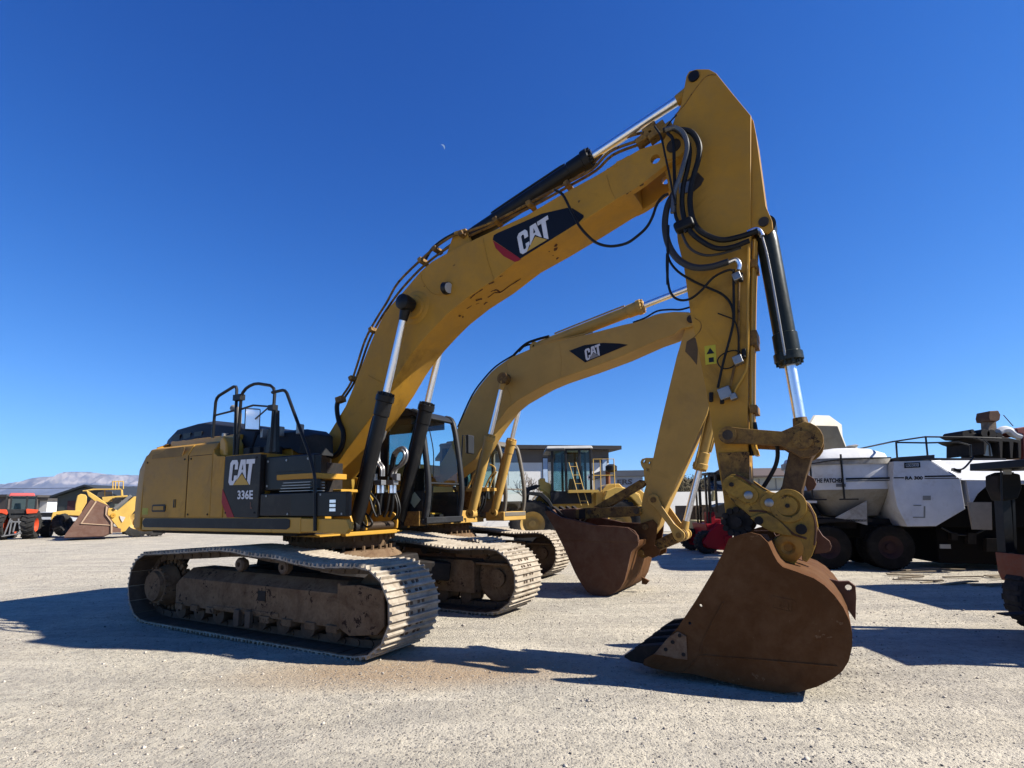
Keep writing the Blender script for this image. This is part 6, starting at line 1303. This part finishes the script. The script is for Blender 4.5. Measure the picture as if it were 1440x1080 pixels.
o = g.build('moon', mm, flat=True); tag(o, 'pale crescent moon in the blue daytime sky above the boom', 'moon')
# ================================================================ ground, sky, sun, camera
def ground_mat():
    m, t, b = nt('gravel_ground'); co = N(t, 'ShaderNodeNewGeometry').outputs['Position']
    big = noise(t, co, .16, 5, .6); mid = noise(t, co, .9, 6, .65, .3); fine = noise(t, co, 9, 6, .7); gr = noise(t, co, 45, 4, .75)
    c = mixc(t, ramp(t, big, .38, .62), (.51, .445, .335), (.43, .39, .31))
    c = mixc(t, ramp(t, mid, .42, .72), c, (.34, .305, .25))
    c = mixc(t, mathn(t, 'MULTIPLY', ramp(t, fine, .45, .72), .6), c, (.19, .17, .14))
    ms = N(t, 'ShaderNodeMapping'); ms.inputs['Rotation'].default_value = (0, 0, .45); ms.inputs['Scale'].default_value = (.22, 2.4, 1); t.links.new(co, ms.inputs[0])
    rut = noise(t, ms.outputs[0], 1.1, 4, .6, .5)
    c = mixc(t, mathn(t, 'MULTIPLY', ramp(t, rut, .5, .72), .45), c, (.26, .235, .19))
    c = mixc(t, mathn(t, 'MULTIPLY', ramp(t, rut, .46, .3), .6), c, (.54, .48, .375))
    # damp clay patch in front of the tracks
    g0 = gnd(600, 940)
    mp = N(t, 'ShaderNodeMapping'); mp.inputs['Location'].default_value = (-g0.x, -g0.y, 0); t.links.new(co, mp.inputs[0])
    mp2 = N(t, 'ShaderNodeMapping'); mp2.inputs['Rotation'].default_value = (0, 0, .15); mp2.inputs['Scale'].default_value = (.36, 1.25, 0); t.links.new(mp.outputs[0], mp2.inputs[0])
    ln = N(t, 'ShaderNodeVectorMath', operation='LENGTH'); t.links.new(mp2.outputs[0], ln.inputs[0])
    f = mathn(t, 'SUBTRACT', 1.15, mathn(t, 'ADD', ln.outputs['Value'], mathn(t, 'MULTIPLY', mid, .6)))
    c = mixc(t, ramp(t, f, .0, .55), c, (.32, .235, .15))
    # stones as light and dark flecks
    vo = N(t, 'ShaderNodeTexVoronoi'); vo.inputs['Scale'].default_value = 42; t.links.new(co, vo.inputs['Vector'])
    sep = N(t, 'ShaderNodeSeparateColor'); t.links.new(vo.outputs['Color'], sep.inputs[0])
    stone = mathn(t, 'MULTIPLY', ramp(t, vo.outputs['Distance'], .38, .3), ramp(t, sep.outputs[0], .45, .5))
    sc = mixc(t, sep.outputs[1], (.13, .115, .105), (.44, .40, .34))
    c = mixc(t, mathn(t, 'MULTIPLY', stone, .75), c, sc)
    v2 = N(t, 'ShaderNodeTexVoronoi'); v2.inputs['Scale'].default_value = 26; t.links.new(co, v2.inputs['Vector']); s2 = N(t, 'ShaderNodeSeparateColor'); t.links.new(v2.outputs['Color'], s2.inputs[0])
    cl = noise(t, co, .55, 4, .6, .8)
    st2 = mathn(t, 'MULTIPLY', mathn(t, 'MULTIPLY', ramp(t, v2.outputs['Distance'], .34, .26), ramp(t, s2.outputs[0], .5, .55)), ramp(t, cl, .42, .6))
    c = mixc(t, mathn(t, 'MULTIPLY', st2, .8), c, mixc(t, s2.outputs[1], (.11, .10, .095), (.40, .365, .31)))
    t.links.new(c, b.inputs['Base Color']); b.inputs['Roughness'].default_value = .95; b.inputs['Specular IOR Level'].default_value = .2
    h = mathn(t, 'ADD', mathn(t, 'MULTIPLY', fine, .6), mathn(t, 'ADD', mathn(t, 'MULTIPLY', gr, .35), mathn(t, 'MULTIPLY', mathn(t, 'ADD', stone, st2), .4)))
    bump(t, b, h, .05, 1.); return m
GM = ground_mat()
def hgt(x, y):
    return .012*math.sin(x*1.3+.4*y)+.01*math.sin(y*1.9-.7*x)+.006*math.sin(3.1*x+2.3*y)
def sheet():
    # fine mesh with small undulations near the camera, coarse far off, one continuous grid
    def ax(lo, hi):
        s = [0.]; st = .25
        while s[-1] < 9000: st *= 1.0 if s[-1] < 14 else 1.16; s.append(s[-1]+st)
        return sorted(set([-a for a in s]+s))
    A_ = [a for a in ax(0, 0)]; vs = []; fs = []; n = len(A_)
    for y in A_:
        for x in A_:
            r = math.hypot(x, y); k = max(0, min(1, (16-r)/6)); vs.append((x, y+7, -.02+hgt(x, y+7)*k))
    fs = [(j*n+i, j*n+i+1, (j+1)*n+i+1, (j+1)*n+i) for j in range(n-1) for i in range(n-1)]
    o = G().add(vs, fs).build('ground', GM); o['kind'] = 'structure'; return o
sheet()
# loose stones lying on the yard
def stones():
    n = 52000; base = np.array([(1, 0, 0), (-1, 0, 0), (0, 1, 0), (0, -1, 0), (0, 0, 1), (0, 0, -1)], float)
    fc = np.array([(0, 2, 4), (2, 1, 4), (1, 3, 4), (3, 0, 4), (2, 0, 5), (1, 2, 5), (3, 1, 5), (0, 3, 5)])
    yy = 1.8+rng.random(n)**1.9*15; xx = (rng.random(n)*2-1)*(yy*1.05+.4)
    dens = np.sin(xx*1.1+np.sin(yy*.9)*1.7)+np.sin(yy*1.5-xx*.6)
    keep = rng.random(n) < np.clip(.5+.42*dens, .05, 1); xx, yy = xx[keep], yy[keep]; n = len(xx)
    sz = .003+rng.gamma(1.4, .0023, n); sz = np.minimum(sz, .028)
    big = rng.random(n) < .0025; sz[big] *= 1.8
    ang = rng.random(n)*6.28; a = sz*(.8+.6*rng.random(n)); b = sz*(.6+.5*rng.random(n)); c = sz*(.4+.45*rng.random(n))
    P = base[None]*np.stack([a, b, c], 1)[:, None, :]; P = P+(rng.random((n, 6, 3))-.5)*sz[:, None, None]*.7
    ca, sa = np.cos(ang)[:, None], np.sin(ang)[:, None]; X = P[:, :, 0]*ca-P[:, :, 1]*sa; Y = P[:, :, 0]*sa+P[:, :, 1]*ca
    h = .012*np.sin(xx*1.3+.4*yy)+.01*np.sin(yy*1.9-.7*xx)+.006*np.sin(3.1*xx+2.3*yy)
    h *= np.clip((16-np.hypot(xx, yy-7))/6, 0, 1)
    vs = np.stack([X+xx[:, None], Y+yy[:, None], P[:, :, 2]+(h-.02+c*.35)[:, None]], 2).reshape(-1, 3)
    fs = (fc[None]+np.arange(n)[:, None, None]*6).reshape(-1, 3)
    me = bpy.data.meshes.new('gravel'); me.vertices.add(len(vs)); me.vertices.foreach_set('co', vs.ravel())
    me.loops.add(fs.size); me.loops.foreach_set('vertex_index', fs.ravel().astype(np.int32))
    me.polygons.add(len(fs)); me.polygons.foreach_set('loop_start', np.arange(0, fs.size, 3, dtype=np.int32)); me.polygons.foreach_set('loop_total', np.full(len(fs), 3, np.int32))
    me.update(); me.validate()
    m, t, b = nt('loose_stone'); gi = N(t, 'ShaderNodeNewGeometry'); cr = N(t, 'ShaderNodeValToRGB')
    t.links.new(gi.outputs['Random Per Island'], cr.inputs[0]); e = cr.color_ramp.elements
    e[0].color = (.10, .088, .078, 1); e[1].color = (.48, .43, .36, 1)
    for p, cc in ((.3, (.24, .205, .17)), (.55, (.33, .29, .24)), (.8, (.4, .35, .285))):
        k = e.new(p); k.color = (*cc, 1)
    t.links.new(cr.outputs[0], b.inputs['Base Color']); b.inputs['Roughness'].default_value = .9
    me.materials.append(m); o = bpy.data.objects.new('gravel', me); COL.objects.link(o)
    tag(o, 'loose gravel stones scattered over the dusty yard', None, kind='stuff')
stones()
# ---- desert air
hb = G().box(-13500, 13500, -13500, 13500, -2, 760); hm = bpy.data.materials.new('haze_air'); hm.use_nodes = True; ht = hm.node_tree; ht.nodes.clear()
ho = ht.nodes.new('ShaderNodeOutputMaterial'); hv_ = ht.nodes.new('ShaderNodeVolumePrincipled'); hv_.inputs['Color'].default_value = (.42, .62, 1, 1); hv_.inputs['Density'].default_value = 2.4e-5; hv_.inputs['Anisotropy'].default_value = .1
ht.links.new(hv_.outputs[0], ho.inputs['Volume']); hz = hb.build('haze', hm, flat=True); hz['kind'] = 'stuff'
# ---- sky and sun
SUN = V((1.27, -.229, 1.0)); SUN_A = math.atan2(SUN.x, SUN.y)
elev = math.atan2(SUN.z, math.hypot(SUN.x, SUN.y))
w = bpy.data.worlds.new('World'); S.world = w; w.use_nodes = True; t = w.node_tree
bgn = t.nodes['Background']; sky = t.nodes.new('ShaderNodeTexSky'); sky.sky_type = 'NISHITA'; sky.sun_disc = False
sky.sun_elevation = elev; sky.sun_rotation = SUN_A; sky.altitude = 1400; sky.air_density = 1.0; sky.dust_density = 0.0; sky.ozone_density = 6.0
sep = t.nodes.new('ShaderNodeSeparateColor'); com = t.nodes.new('ShaderNodeCombineColor'); t.links.new(sky.outputs[0], sep.inputs[0])
for i, (k, p, m_, s_) in enumerate(((.47, 1.95, .5, 1.05), (.78, 1.38, 1.7, 1.1), (1.58, 1.02, 4., 1.15))):    # a clearer, deeper high-desert blue
    v_ = mathn(t, 'MULTIPLY', mathn(t, 'POWER', sep.outputs[i], p), k)
    t.links.new(mathn(t, 'DIVIDE', mathn(t, 'MULTIPLY', v_, s_), mathn(t, 'ADD', mathn(t, 'MULTIPLY', v_, .11/m_), 1.)), com.inputs[i])
t.links.new(com.outputs[0], bgn.inputs[0]); bgn.inputs[1].default_value = .05
L = bpy.data.lights.new('sun', 'SUN'); L.energy = 5.0; L.angle = math.radians(.5); L.color = (1, .955, .87)
so = bpy.data.objects.new('sun', L); COL.objects.link(so); so.rotation_euler = SUN.to_track_quat('Z', 'Y').to_euler(); so.location = SUN*30
# ---- camera
cd = bpy.data.cameras.new('camera'); cam = bpy.data.objects.new('camera', cd); COL.objects.link(cam); S.camera = cam
cd.sensor_width = 36; cd.sensor_fit = 'HORIZONTAL'; cd.lens = FPX/1440*36; cd.shift_y = (CY-540)/1440; cd.clip_end = 60000; cd.clip_start = .05
cp_, sp_, cr_, sr_ = math.cos(PITCH), math.sin(PITCH), math.cos(ROLL), math.sin(ROLL)
R0, U0, F0_ = V((1, 0, 0)), V((0, -sp_, cp_)), V((0, cp_, sp_))
R1, U1 = R0*cr_+U0*sr_, U0*cr_-R0*sr_
M = Matrix((( R1.x, U1.x, -F0_.x, 0), (R1.y, U1.y, -F0_.y, 0), (R1.z, U1.z, -F0_.z, EYE), (0, 0, 0, 1))); cam.matrix_world = M
S.view_settings.view_transform = 'Standard'; S.view_settings.look = 'None'; S.view_settings.gamma = 1; S.view_settings.exposure = 1.14
S.render.engine = 'CYCLES'
